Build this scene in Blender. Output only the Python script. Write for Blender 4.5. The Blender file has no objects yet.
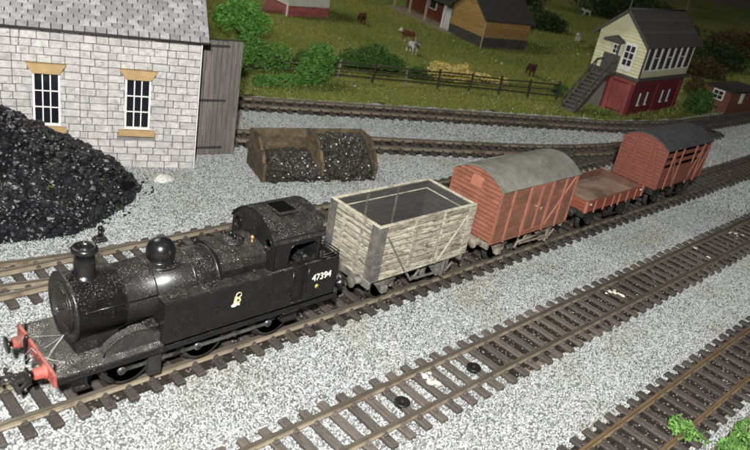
import bpy, bmesh, math, random
import numpy as np
from mathutils import Vector, Matrix, noise as mnoise

R = math.radians
random.seed(7)
SC = bpy.context.scene
COL = SC.collection
# one Blender unit is one centimetre: the place is a model railway
SC.unit_settings.system = 'METRIC'
SC.unit_settings.scale_length = 0.01
SC.unit_settings.length_unit = 'CENTIMETERS'

# ------------------------------------------------------------------ camera
CAM = Vector((-11.691, -18.315, 15.830))
YAW, PITCH, ROLL, FPX = 0.8271, 0.4409, 0.1939, 714.71
fwd = Vector((math.sin(YAW) * math.cos(PITCH), math.cos(YAW) * math.cos(PITCH), -math.sin(PITCH)))
rgt = fwd.cross(Vector((0, 0, 1))).normalized()
upv = rgt.cross(fwd)
r2 = rgt * math.cos(ROLL) + upv * math.sin(ROLL)
u2 = -rgt * math.sin(ROLL) + upv * math.cos(ROLL)
cd = bpy.data.cameras.new('camera')
cam = bpy.data.objects.new('camera', cd)
COL.objects.link(cam)
m3 = Matrix((r2, u2, -fwd)).transposed()
cam.matrix_world = Matrix.Translation(CAM) @ m3.to_4x4()
cd.sensor_width = 36.0
cd.sensor_fit = 'HORIZONTAL'
cd.lens = FPX / 750.0 * 36.0
cd.clip_start = 0.5
cd.clip_end = 5000
cd.dof.use_dof = True
cd.dof.focus_distance = 33.0
cd.dof.aperture_fstop = 0.40
SC.camera = cam

# ------------------------------------------------------------------ light
world = bpy.data.worlds.new('World')
SC.world = world
world.use_nodes = True
world.node_tree.nodes['Background'].inputs[0].default_value = (0.80, 0.90, 1.0, 1)
world.node_tree.nodes['Background'].inputs[1].default_value = 0.05


def lamp(name, loc, power, size, color, target=None, kind='AREA', spot=None):
    d = bpy.data.lights.new(name, kind)
    d.energy = power
    d.color = color
    if kind == 'AREA':
        d.shape = 'DISK'
        d.size = size
    else:
        d.shadow_soft_size = size
    o = bpy.data.objects.new(name, d)
    COL.objects.link(o)
    o.location = loc
    if target is not None:
        o.rotation_euler = (Vector(target) - Vector(loc)).to_track_quat('-Z', 'Y').to_euler()
    return o


# the torch of the hand-held phone, just above and left of the lens
lamp('phone_torch', CAM + Vector((-4.0, -3.0, 6.5)), 128000, 0.8, (1.0, 0.985, 0.95), kind='POINT')
# two ceiling lamps of the layout room
lamp('ceiling_lamp', (0, 82, 82), 170000, 18, (1.0, 0.93, 0.82), kind='POINT')
lamp('ceiling_lamp', (90, -70, 150), 6000, 18, (1.0, 0.93, 0.82), kind='POINT')
SC.view_settings.view_transform = 'Standard'
SC.view_settings.look = 'None'
SC.view_settings.exposure = 0.0
SC.view_settings.gamma = 1.0
SC.view_settings.use_curve_mapping = False

# ------------------------------------------------------------------ materials
MATS = {}


def mat(name, base, rough=0.6, var=0.18, scale=2.0, stretch=(1, 1, 1), bump=0.0, bscale=12.0, metal=0.0,
        rand=0.0, dust=0.0, dustcol=(0.80, 0.78, 0.72), dscale=14.0, stain=None, stain_amt=0.45, sscale=0.8, spec=0.5, hue=0.0, film=0.0):
    if name in MATS:
        return MATS[name]
    m = bpy.data.materials.new(name)
    m.use_nodes = True
    nt = m.node_tree
    N = nt.nodes
    L = nt.links.new
    b = N['Principled BSDF']
    b.inputs['Roughness'].default_value = rough
    b.inputs['Metallic'].default_value = metal
    b.inputs['Specular IOR Level'].default_value = spec
    tc = N.new('ShaderNodeTexCoord')
    oi = N.new('ShaderNodeObjectInfo')
    mul = N.new('ShaderNodeVectorMath')
    mul.operation = 'MULTIPLY_ADD'
    mul.inputs[1].default_value = stretch
    off = N.new('ShaderNodeMath')
    off.operation = 'MULTIPLY'
    off.inputs[1].default_value = 57.0
    L(oi.outputs['Random'], off.inputs[0])
    L(tc.outputs['Object'], mul.inputs[0])
    L(off.outputs[0], mul.inputs[2])
    vec = mul.outputs[0]
    n1 = N.new('ShaderNodeTexNoise')
    n1.inputs['Scale'].default_value = scale
    n1.inputs['Detail'].default_value = 6
    n1.inputs['Roughness'].default_value = 0.65
    L(vec, n1.inputs['Vector'])
    mr = N.new('ShaderNodeMapRange')
    mr.inputs[1].default_value = 0.3
    mr.inputs[2].default_value = 0.7
    mr.inputs[3].default_value = 1 - var * 1.4
    mr.inputs[4].default_value = 1 + var
    L(n1.outputs[0], mr.inputs[0])
    val = mr.outputs[0]
    if rand:
        rr = N.new('ShaderNodeMapRange')
        rr.inputs[3].default_value = 1 - rand
        rr.inputs[4].default_value = 1 + rand * 0.8
        L(oi.outputs['Random'], rr.inputs[0])
        mm = N.new('ShaderNodeMath')
        mm.operation = 'MULTIPLY'
        L(rr.outputs[0], mm.inputs[0])
        L(val, mm.inputs[1])
        val = mm.outputs[0]
    hs = N.new('ShaderNodeHueSaturation')
    hs.inputs['Color'].default_value = (*base, 1)
    L(val, hs.inputs['Value'])
    if hue:
        hm = N.new('ShaderNodeMath')
        hm.operation = 'MULTIPLY'
        hm.inputs[1].default_value = 7.31
        L(oi.outputs['Random'], hm.inputs[0])
        hf = N.new('ShaderNodeMath')
        hf.operation = 'FRACT'
        L(hm.outputs[0], hf.inputs[0])
        hr = N.new('ShaderNodeMapRange')
        hr.inputs[3].default_value = 0.5 - hue
        hr.inputs[4].default_value = 0.5 + hue
        L(hf.outputs[0], hr.inputs[0])
        L(hr.outputs[0], hs.inputs['Hue'])
    col = hs.outputs[0]

    def mixc(fac, a, c2):
        mx = N.new('ShaderNodeMix')
        mx.data_type = 'RGBA'
        L(fac, mx.inputs['Factor'])
        L(a, mx.inputs['A'])
        mx.inputs['B'].default_value = (*c2, 1)
        return mx.outputs['Result']
    if stain:
        n2 = N.new('ShaderNodeTexNoise')
        n2.inputs['Scale'].default_value = sscale
        n2.inputs['Detail'].default_value = 8
        n2.inputs['Roughness'].default_value = 0.7
        L(vec, n2.inputs['Vector'])
        r2_ = N.new('ShaderNodeMapRange')
        r2_.inputs[1].default_value = 0.62 - stain_amt * 0.3
        r2_.inputs[2].default_value = 0.72 - stain_amt * 0.2
        L(n2.outputs[0], r2_.inputs[0])
        col = mixc(r2_.outputs[0], col, stain)
    if film or dust:
        geo = N.new('ShaderNodeNewGeometry')
        sx = N.new('ShaderNodeSeparateXYZ')
        L(geo.outputs['Normal'], sx.inputs[0])
        upf = N.new('ShaderNodeMapRange')
        upf.inputs[1].default_value = -0.1
        upf.inputs[2].default_value = 0.9
        upf.inputs[3].default_value = 0.05
        L(sx.outputs['Z'], upf.inputs[0])
    if film:   # settled grey dust, thicker in patches, only on faces that look up
        n4 = N.new('ShaderNodeTexNoise')
        n4.inputs['Scale'].default_value = 3.1
        n4.inputs['Detail'].default_value = 9
        n4.inputs['Roughness'].default_value = 0.75
        L(vec, n4.inputs['Vector'])
        r4 = N.new('ShaderNodeMapRange')
        r4.inputs[1].default_value = 0.35
        r4.inputs[2].default_value = 0.75
        r4.inputs[4].default_value = film
        L(n4.outputs[0], r4.inputs[0])
        m4 = N.new('ShaderNodeMath')
        m4.operation = 'MULTIPLY'
        L(r4.outputs[0], m4.inputs[0])
        L(upf.outputs[0], m4.inputs[1])
        col = mixc(m4.outputs[0], col, (0.30, 0.285, 0.25))
    if dust:   # bright grains lying on it
        n3 = N.new('ShaderNodeTexNoise')
        n3.inputs['Scale'].default_value = dscale
        n3.inputs['Detail'].default_value = 3
        n3.inputs['Roughness'].default_value = 0.6
        L(vec, n3.inputs['Vector'])
        r3 = N.new('ShaderNodeMapRange')
        r3.inputs[1].default_value = 0.70 - dust * 0.15
        r3.inputs[2].default_value = 0.725 - dust * 0.15
        L(n3.outputs[0], r3.inputs[0])
        mu = N.new('ShaderNodeMath')
        mu.operation = 'MULTIPLY'
        L(r3.outputs[0], mu.inputs[0])
        L(upf.outputs[0], mu.inputs[1])
        n5 = N.new('ShaderNodeTexNoise')
        n5.inputs['Scale'].default_value = 1.7
        n5.inputs['Detail'].default_value = 4
        L(vec, n5.inputs['Vector'])
        r5 = N.new('ShaderNodeMapRange')
        r5.inputs[1].default_value = 0.42
        r5.inputs[2].default_value = 0.62
        r5.inputs[3].default_value = 0.12
        L(n5.outputs[0], r5.inputs[0])
        mu2 = N.new('ShaderNodeMath')
        mu2.operation = 'MULTIPLY'
        L(mu.outputs[0], mu2.inputs[0])
        L(r5.outputs[0], mu2.inputs[1])
        col = mixc(mu2.outputs[0], col, dustcol)
    L(col, b.inputs['Base Color'])
    if bump:
        nb = N.new('ShaderNodeTexNoise')
        nb.inputs['Scale'].default_value = bscale
        nb.inputs['Detail'].default_value = 5
        L(vec, nb.inputs['Vector'])
        bp = N.new('ShaderNodeBump')
        bp.inputs['Strength'].default_value = bump
        bp.inputs['Distance'].default_value = 0.05
        L(nb.outputs[0], bp.inputs['Height'])
        L(bp.outputs[0], b.inputs['Normal'])
    MATS[name] = m
    return m


def ground_mat(name, c1, c2, c3, scale=0.35, fine=9.0, rough=0.9, bump=0.6):
    m = bpy.data.materials.new(name)
    m.use_nodes = True
    nt = m.node_tree
    N = nt.nodes
    L = nt.links.new
    b = N['Principled BSDF']
    b.inputs['Roughness'].default_value = rough
    b.inputs['Specular IOR Level'].default_value = 0.2
    tc = N.new('ShaderNodeTexCoord')
    a = N.new('ShaderNodeTexNoise')
    a.inputs['Scale'].default_value = scale
    a.inputs['Detail'].default_value = 6
    L(tc.outputs['Object'], a.inputs['Vector'])
    f = N.new('ShaderNodeTexNoise')
    f.inputs['Scale'].default_value = fine
    f.inputs['Detail'].default_value = 4
    L(tc.outputs['Object'], f.inputs['Vector'])
    cr = N.new('ShaderNodeValToRGB')
    cr.color_ramp.elements[0].position = 0.35
    cr.color_ramp.elements[0].color = (*c1, 1)
    cr.color_ramp.elements[1].position = 0.65
    cr.color_ramp.elements[1].color = (*c2, 1)
    L(a.outputs[0], cr.inputs[0])
    mr = N.new('ShaderNodeMapRange')
    mr.inputs[1].default_value = 0.45
    mr.inputs[2].default_value = 0.7
    L(f.outputs[0], mr.inputs[0])
    mx = N.new('ShaderNodeMix')
    mx.data_type = 'RGBA'
    L(mr.outputs[0], mx.inputs['Factor'])
    L(cr.outputs[0], mx.inputs['A'])
    mx.inputs['B'].default_value = (*c3, 1)
    L(mx.outputs['Result'], b.inputs['Base Color'])
    bp = N.new('ShaderNodeBump')
    bp.inputs['Strength'].default_value = bump
    bp.inputs['Distance'].default_value = 0.08
    L(f.outputs[0], bp.inputs['Height'])
    L(bp.outputs[0], b.inputs['Normal'])
    return m


def grain_mat(name, dark, light, patch=None, rough=0.85):
    """Colour of one grain: a random grey between dark and light, tinted in broad patches."""
    m = bpy.data.materials.new(name)
    m.use_nodes = True
    nt = m.node_tree
    N = nt.nodes
    L = nt.links.new
    b = N['Principled BSDF']
    b.inputs['Roughness'].default_value = rough
    b.inputs['Specular IOR Level'].default_value = 0.3
    oi = N.new('ShaderNodeObjectInfo')
    cr = N.new('ShaderNodeValToRGB')
    e = cr.color_ramp.elements
    e[0].position = 0.0
    e[0].color = (*[c * 0.5 for c in dark], 1)
    e[1].position = 1.0
    e[1].color = (*light, 1)
    k = e.new(0.14)
    k.color = (*dark, 1)
    k = e.new(0.7)
    k.color = (*[0.35 * d + 0.65 * l for d, l in zip(dark, light)], 1)
    L(oi.outputs['Random'], cr.inputs[0])
    col = cr.outputs[0]
    if patch:
        geo = N.new('ShaderNodeNewGeometry')
        n = N.new('ShaderNodeTexNoise')
        n.inputs['Scale'].default_value = 0.22
        n.inputs['Detail'].default_value = 5
        L(geo.outputs['Position'], n.inputs['Vector'])
        mr = N.new('ShaderNodeMapRange')
        mr.inputs[1].default_value = 0.52
        mr.inputs[2].default_value = 0.72
        mr.inputs[4].default_value = 0.85
        L(n.outputs[0], mr.inputs[0])
        mx = N.new('ShaderNodeMix')
        mx.data_type = 'RGBA'
        mx.blend_type = 'MULTIPLY'
        L(mr.outputs[0], mx.inputs['Factor'])
        L(col, mx.inputs['A'])
        mx.inputs['B'].default_value = (*patch, 1)
        col = mx.outputs['Result']
    L(col, b.inputs['Base Color'])
    return m


BLACK = mat('loco black', (0.007, 0.007, 0.007), 0.45, 0.3, 2.2, dust=0.42, film=0.16, dscale=30, spec=0.28)
BLACKB = mat('loco boiler black', (0.008, 0.008, 0.0085), 0.33, 0.3, 3, dust=0.50, film=0.10, dscale=31, spec=0.45)
BLACKC = mat('loco clean black', (0.008, 0.008, 0.009), 0.28, 0.2, 3, dust=0.1, spec=0.5)
BLACKD = mat('loco dusty deck', (0.016, 0.015, 0.014), 0.7, 0.4, 3, dust=0.70, film=0.26, dscale=25, bump=0.4)
DARK = mat('underframe black', (0.018, 0.017, 0.016), 0.7, 0.35, 3, dust=0.3, bump=0.2)
GREYU = mat('underframe grey', (0.16, 0.15, 0.135), 0.75, 0.35, 3, stain=(0.07, 0.06, 0.05))
TANU = mat('underframe tan', (0.28, 0.24, 0.19), 0.75, 0.3, 3, stain=(0.09, 0.07, 0.055))
STEEL = mat('rod steel', (0.24, 0.235, 0.225), 0.4, 0.3, 5, metal=0.8, stain=(0.06, 0.055, 0.05))
WHEELM = mat('wheel rim steel', (0.06, 0.054, 0.047), 0.5, 0.3, 4, metal=0.4)
RED = mat('buffer beam red', (0.36, 0.078, 0.060), 0.6, 0.25, 3, dust=0.35, dscale=24, film=0.3, stain=(0.09, 0.03, 0.025), stain_amt=0.5, sscale=1.5)
GOLD = mat('gilt lettering', (0.60, 0.52, 0.31), 0.5, 0.1)
CREAML = mat('cream lettering', (0.80, 0.78, 0.66), 0.6, 0.1)
BRASS = mat('brass fitting', (0.55, 0.30, 0.12), 0.35, 0.1, metal=0.6)
RAIL = (mat('rail head worn', (0.145, 0.125, 0.098), 0.40, 0.2, 0.9, metal=0.4, stain=(0.15, 0.125, 0.095), sscale=0.5, stain_amt=0.35),
        mat('rail foot pale', (0.235, 0.195, 0.14), 0.55, 0.2, 1.2, metal=0.1, stain=(0.12, 0.09, 0.062), sscale=0.7, stain_amt=0.4))
RAILT = (mat('rail head rusty', (0.24, 0.16, 0.085), 0.42, 0.2, 0.9, metal=0.4, stain=(0.19, 0.105, 0.048), sscale=0.5, stain_amt=0.4),
         mat('rail foot rusty', (0.20, 0.145, 0.085), 0.6, 0.2, 1.2, stain=(0.15, 0.09, 0.045), sscale=0.7))
RAILD = (mat('rail head dull', (0.17, 0.15, 0.12), 0.5, 0.2, 0.9, metal=0.4), mat('rail foot dull', (0.24, 0.195, 0.14), 0.65, 0.25, 1.2, stain=(0.09, 0.07, 0.05), sscale=0.7))
SLEEP = mat('sleeper brown', (0.078, 0.062, 0.053), 0.75, 0.3, 2, stretch=(4, 0.8, 4), rand=0.35, dust=0.25, dscale=17, film=0.25, bump=0.35)
SLEEPD = mat('sleeper dark', (0.050, 0.040, 0.034), 0.75, 0.3, 2, stretch=(4, 0.8, 4), rand=0.3, dust=0.2, dscale=17, film=0.12, bump=0.35)


# ------------------------------------------------------------------ mesh helpers
class MB:
    """Collects shapes into one mesh."""

    def __init__(self):
        self.v = []
        self.f = []
        self.s = []

    def add(self, vs, fs, smooth=False):
        o = len(self.v)
        self.v += [tuple(x) for x in vs]
        for q in fs:
            self.f.append(tuple(i + o for i in q))
            self.s.append(smooth)
        return self

    def box(self, lo, hi, b=0.0):
        x0, y0, z0 = lo
        x1, y1, z1 = hi
        if b <= 0:
            vs = [(x0, y0, z0), (x1, y0, z0), (x1, y1, z0), (x0, y1, z0), (x0, y0, z1), (x1, y0, z1), (x1, y1, z1), (x0, y1, z1)]
            fs = [(0, 3, 2, 1), (4, 5, 6, 7), (0, 1, 5, 4), (1, 2, 6, 5), (2, 3, 7, 6), (3, 0, 4, 7)]
            return self.add(vs, fs)
        b = min(b, (x1 - x0) * .45, (y1 - y0) * .45, (z1 - z0) * .45)
        vs = []
        idx = {}
        C = [(x0, x1), (y0, y1), (z0, z1)]
        for i in (0, 1):
            for j in (0, 1):
                for k in (0, 1):
                    p = [C[0][i], C[1][j], C[2][k]]
                    s = [(1, -1)[i], (1, -1)[j], (1, -1)[k]]
                    for a in range(3):
                        q = [p[t] + (0 if t == a else s[t] * b) for t in range(3)]
                        idx[(i, j, k, a)] = len(vs)
                        vs.append(q)
        fs = []
        for a in range(3):
            for e in (0, 1):
                o = [t for t in range(3) if t != a]
                ring = []
                for (u, w) in ((0, 0), (1, 0), (1, 1), (0, 1)):
                    key = [0, 0, 0]
                    key[a] = e
                    key[o[0]] = u
                    key[o[1]] = w
                    ring.append(idx[(*key, a)])
                fs.append(tuple(ring))
        for a in range(3):       # edges along axis a
            o = [t for t in range(3) if t != a]
            for u in (0, 1):
                for w in (0, 1):
                    k0 = [0, 0, 0]
                    k1 = [0, 0, 0]
                    for kk, e in ((k0, 0), (k1, 1)):
                        kk[a] = e
                        kk[o[0]] = u
                        kk[o[1]] = w
                    fs.append((idx[(*k0, o[0])], idx[(*k1, o[0])], idx[(*k1, o[1])], idx[(*k0, o[1])]))
        for i in (0, 1):
            for j in (0, 1):
                for k in (0, 1):
                    fs.append(tuple(idx[(i, j, k, a)] for a in range(3)))
        return self.add(vs, fs)

    def bar(self, a, b, w, h=None, up=(0, 0, 1)):
        a = Vector(a)
        b = Vector(b)
        h = h or w
        d = (b - a).normalized()
        up = Vector(up)
        if abs(d.dot(up)) > 0.98:
            up = Vector((0, 1, 0))
        s = d.cross(up).normalized()
        t = s.cross(d)
        vs = []
        for p in (a, b):
            for i, j in ((-1, -1), (1, -1), (1, 1), (-1, 1)):
                vs.append(p + s * (w / 2 * i) + t * (h / 2 * j))
        return self.add(vs, [(3, 2, 1, 0), (4, 5, 6, 7), (0, 1, 5, 4), (1, 2, 6, 5), (2, 3, 7, 6), (3, 0, 4, 7)])

    def tube(self, pts, rad, n=8, caps=True):
        pts = [Vector(p) for p in pts]
        rads = rad if isinstance(rad, (list, tuple)) else [rad] * len(pts)
        vs = []
        ref = Vector((0.13, 0.31, 0.94)).normalized()
        for i, p in enumerate(pts):
            d = (pts[min(i + 1, len(pts) - 1)] - pts[max(i - 1, 0)]).normalized()
            if abs(d.dot(ref)) > 0.97:
                ref = Vector((0.9, 0.3, 0.1)).normalized()
            s = d.cross(ref).normalized()
            t = s.cross(d)
            for k in range(n):
                a = 2 * math.pi * k / n
                vs.append(p + s * (rads[i] * math.cos(a)) + t * (rads[i] * math.sin(a)))
        fs = []
        for i in range(len(pts) - 1):
            for k in range(n):
                fs.append((i * n + k, i * n + (k + 1) % n, (i + 1) * n + (k + 1) % n, (i + 1) * n + k))
        self.add(vs, fs, True)
        if caps:
            o = len(self.v) - len(vs)
            self.f += [tuple(o + k for k in range(n))[::-1], tuple(o + len(vs) - n + k for k in range(n))]
            self.s += [False, False]
        return self

    def lathe(self, prof, origin=(0, 0, 0), axis='Z', n=24, smooth=True):
        """prof: list of (radius, height along axis)"""
        vs = []
        ox, oy, oz = origin
        for r, h in prof:
            for k in range(n):
                a = 2 * math.pi * k / n
                c, s = r * math.cos(a), r * math.sin(a)
                if axis == 'Z':
                    vs.append((ox + c, oy + s, oz + h))
                elif axis == 'X':
                    vs.append((ox + h, oy + c, oz + s))
                else:
                    vs.append((ox + s, oy + h, oz + c))
        fs = []
        for i in range(len(prof) - 1):
            for k in range(n):
                fs.append((i * n + k, i * n + (k + 1) % n, (i + 1) * n + (k + 1) % n, (i + 1) * n + k))
        self.add(vs, fs, smooth)
        o = len(self.v) - len(vs)
        for i, rev in ((0, True), (len(prof) - 1, False)):
            if prof[i][0] > 1e-4:
                q = tuple(o + i * n + k for k in range(n))
                self.f.append(q[::-1] if rev else q)
                self.s.append(False)
        return self

    def prism(self, poly, a0, a1, axis='Y'):
        """poly in the plane perpendicular to axis: (x,z) for Y, (y,z) for X, (x,y) for Z"""
        def P(u, w, h):
            return {'Y': (u, h, w), 'X': (h, u, w), 'Z': (u, w, h)}[axis]
        n = len(poly)
        vs = [P(u, w, a0) for u, w in poly] + [P(u, w, a1) for u, w in poly]
        fs = [tuple(range(n))[::-1], tuple(range(n, 2 * n))]
        fs += [(i, (i + 1) % n, n + (i + 1) % n, n + i) for i in range(n)]
        return self.add(vs, fs)

    def ico(self, c, r, squash=(1, 1, 1), jit=0.25, sub=1, rnd=random):
        vs, fs = ICO[sub]
        rot = Matrix.Rotation(rnd.uniform(0, 6.3), 3, 'Z') @ Matrix.Rotation(rnd.uniform(0, 6.3), 3, 'X')
        out = []
        for p in vs:
            q = rot @ (Vector(p) * (r * (1 + rnd.uniform(-jit, jit))))
            out.append((c[0] + q.x * squash[0], c[1] + q.y * squash[1], c[2] + q.z * squash[2]))
        return self.add(out, fs)

    def mesh(self, name):
        me = bpy.data.meshes.new(name)
        me.from_pydata(self.v, [], self.f)
        me.polygons.foreach_set('use_smooth', self.s)
        bm = bmesh.new()
        bm.from_mesh(me)
        bmesh.ops.recalc_face_normals(bm, faces=bm.faces)
        bm.to_mesh(me)
        bm.free()
        me.update()
        return me

    def build(self, name, material, parent=None, **kw):
        return put(name, self.mesh(name), material, parent, **kw)


def _ico(sub):
    bm = bmesh.new()
    bmesh.ops.create_icosphere(bm, subdivisions=sub, radius=1)
    bm.verts.ensure_lookup_table()
    r = [tuple(v.co) for v in bm.verts], [tuple(v.index for v in f.verts) for f in bm.faces]
    bm.free()
    return r


ICO = {1: _ico(1), 2: _ico(2), 3: _ico(3)}


def put(name, me, material, parent=None, loc=None, rot=None, scale=None, label=None, kind=None):
    if material is not None and not me.materials:
        me.materials.append(material)
    o = bpy.data.objects.new(name, me)
    COL.objects.link(o)
    if parent is not None:
        o.parent = parent
    if loc is not None:
        o.location = loc
    if rot is not None:
        o.rotation_euler = rot
    if scale is not None:
        o.scale = scale
    if label:
        o['label'] = label
    if kind:
        o['kind'] = kind
    return o


def tag(o, label, cat, group=None):
    o['label'] = label
    o['category'] = cat
    if group:
        o['group'] = group
    return o


def thing(name, label, cat, loc=(0, 0, 0), rz=0.0, group=None):
    o = bpy.data.objects.new(name, None)
    COL.objects.link(o)
    o.empty_display_size = 0.5
    o.location = loc
    o.rotation_euler = (0, 0, rz)
    return tag(o, label, cat, group)


def struct(o):
    o['kind'] = 'structure'
    return o


def mat_copy_for(me, material):
    c = me.copy()
    c.materials.clear()
    c.materials.append(material)
    return c


GZ = -0.42          # level of the ballast and the field, below the rail tops at z = 0


# ------------------------------------------------------------------ scatter by geometry nodes (grains nobody could count)
def scatter(obj, density, smin, smax, material, seed=0, flat=0.75, shape='grain', poisson=0.0):
    ng = bpy.data.node_groups.new('scatter_' + obj.name, 'GeometryNodeTree')
    ng.interface.new_socket('Geometry', in_out='INPUT', socket_type='NodeSocketGeometry')
    ng.interface.new_socket('Geometry', in_out='OUTPUT', socket_type='NodeSocketGeometry')
    N = ng.nodes
    L = ng.links.new
    gi = N.new('NodeGroupInput')
    go = N.new('NodeGroupOutput')
    ds = N.new('GeometryNodeDistributePointsOnFaces')
    if poisson:
        ds.distribute_method = 'POISSON'
        ds.inputs['Distance Min'].default_value = poisson
        ds.inputs['Density Max'].default_value = density
    else:
        ds.inputs['Density'].default_value = density
    ds.inputs['Seed'].default_value = seed
    L(gi.outputs[0], ds.inputs['Mesh'])
    ip = N.new('GeometryNodeInstanceOnPoints')
    L(ds.outputs['Points'], ip.inputs['Points'])
    rv = N.new('FunctionNodeRandomValue')
    rv.data_type = 'FLOAT_VECTOR'
    sv = N.new('FunctionNodeRandomValue')
    sv.data_type = 'FLOAT_VECTOR'
    if shape == 'grain':
        ic = N.new('GeometryNodeMeshIcoSphere')
        ic.inputs['Radius'].default_value = 1
        ic.inputs['Subdivisions'].default_value = 1
        src = ic.outputs['Mesh']
        rv.inputs[0].default_value = (0, 0, 0)
        rv.inputs[1].default_value = (6.28, 6.28, 6.28)
        sv.inputs[0].default_value = (smin, smin, smin * flat)
        sv.inputs[1].default_value = (smax, smax, smax * flat)
    else:
        ic = N.new('GeometryNodeMeshCone')
        ic.inputs['Vertices'].default_value = 3
        ic.inputs['Radius Top'].default_value = 0.0
        ic.inputs['Radius Bottom'].default_value = 0.16
        ic.inputs['Depth'].default_value = 1.0
        src = ic.outputs['Mesh']
        rv.inputs[0].default_value = (-0.7, -0.7, 0)
        rv.inputs[1].default_value = (0.7, 0.7, 6.28)
        sv.inputs[0].default_value = (smin, smin, smin * 0.8)
        sv.inputs[1].default_value = (smax, smax, smax * 1.3)
    rv.inputs['Seed'].default_value = seed + 3
    sv.inputs['Seed'].default_value = seed + 5
    sm = N.new('GeometryNodeSetMaterial')
    sm.inputs['Material'].default_value = material
    L(src, sm.inputs['Geometry'])
    ss = N.new('GeometryNodeSetShadeSmooth')
    ss.inputs['Shade Smooth'].default_value = False
    L(sm.outputs[0], ss.inputs['Geometry'])
    L(ss.outputs[0], ip.inputs['Instance'])
    L(rv.outputs[0], ip.inputs['Rotation'])
    L(sv.outputs[0], ip.inputs['Scale'])
    jn = N.new('GeometryNodeJoinGeometry')
    L(gi.outputs[0], jn.inputs[0])
    L(ip.outputs['Instances'], jn.inputs[0])
    L(jn.outputs[0], go.inputs[0])
    md = obj.modifiers.new('scatter', 'NODES')
    md.node_group = ng
    return obj


# ================================================================== THE SETTING
# base board of the layout
bb = MB().box((-60, -60, -3.0), (3000, 3000, GZ - 0.10))
struct(bb.build('ground', ground_mat('baseboard', (0.20, 0.165, 0.12), (0.33, 0.27, 0.20), (0.15, 0.12, 0.09), 0.3, 5)))


def catmull(P, step=0.25):
    P = [Vector((p[0], p[1], 0)) for p in P]
    P = [2 * P[0] - P[1]] + P + [2 * P[-1] - P[-2]]
    out = []
    for i in range(1, len(P) - 2):
        n = max(2, int((P[i + 1] - P[i]).length / step))
        for k in range(n):
            t = k / n
            a, b, c, d = P[i - 1:i + 3]
            out.append(0.5 * (2 * b + (c - a) * t + (2 * a - 5 * b + 4 * c - d) * t * t + (3 * b - a - 3 * c + d) * t ** 3))
    out.append(P[-2])
    return out


def side(path, i):
    d = (path[min(i + 1, len(path) - 1)] - path[max(i - 1, 0)]).normalized()
    return Vector((-d.y, d.x, 0)), d


PATH_TRAIN = [Vector((x, 0, 0)) for x in np.arange(-16, 96, 1.0)]
PATH_NEAR = [Vector((x, -6.17, 0)) for x in np.arange(-9, 70, 1.0)]
PATH_FRONT = [Vector((x, -12.22, 0)) for x in np.arange(3, 50, 1.0)]
PATH_SIDING = [Vector((x, 6.63, 0)) for x in np.arange(-16, 62, 1.0)]
PATH_BACK = catmull([(2, 30.4), (17.34, 24.06), (35, 16.8), (44.1, 13.04), (50, 10.75), (58.2, 8.95), (67, 8.3), (80, 8.0), (112, 8.0)])
PATH_MID = catmull([(2, 23.0), (14.14, 17.67), (22.5, 14.0), (30.0, 10.85), (34, 9.3), (38, 8.05), (43, 7.0), (48, 6.63)])

# rail cross-section (half width offset, height), flat-bottomed rail 2.5 mm high
RP = [(-.090, -.25), (.090, -.25), (.090, -.225), (.025, -.195), (.022, -.085), (.050, -.07), (.055, -.01), (.040, 0), (-.040, 0), (-.055, -.01), (-.050, -.07), (-.022, -.085), (-.025, -.195), (-.090, -.225)]


RP_HEAD = [(.022, -.086), (.050, -.07), (.055, -.01), (.040, 0), (-.040, 0), (-.055, -.01), (-.050, -.07), (-.022, -.086)]
RP_FOOT = [(-.090, -.25), (.090, -.25), (.090, -.225), (.025, -.195), (.021, -.084), (-.021, -.084), (-.025, -.195), (-.090, -.225)]


def rail_mesh(path, off, RP=RP_FOOT):
    mb = MB()
    vs = []
    for i, p in enumerate(path):
        s, d = side(path, i)
        for u, w in RP:
            q = p + s * (off + u)
            vs.append((q.x, q.y, w))
    n = len(RP)
    fs = []
    for i in range(len(path) - 1):
        for k in range(n):
            fs.append((i * n + k, i * n + (k + 1) % n, (i + 1) * n + (k + 1) % n, (i + 1) * n + k))
    fs += [tuple(range(n)), tuple(range((len(path) - 1) * n, len(path) * n))]
    return mb.add(vs, fs)


def sleeper_mesh(name, half=1.48, w=0.34, gauge=0.825):
    mb = MB().box((-w / 2, -half, -0.45), (w / 2, half, -0.25), 0.03)
    for s in (-1, 1):
        for t in (-1, 1):
            y = s * gauge + t * 0.15
            mb.box((-0.10, y - 0.075, -0.262), (0.10, y + 0.075, -0.15), 0.03)
            mb.box((-0.05, y - 0.045 - t * 0.02, -0.16), (0.05, y + 0.045 - t * 0.02, -0.105), 0.015)
    return mb.mesh(name)


SLM = {}


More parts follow.
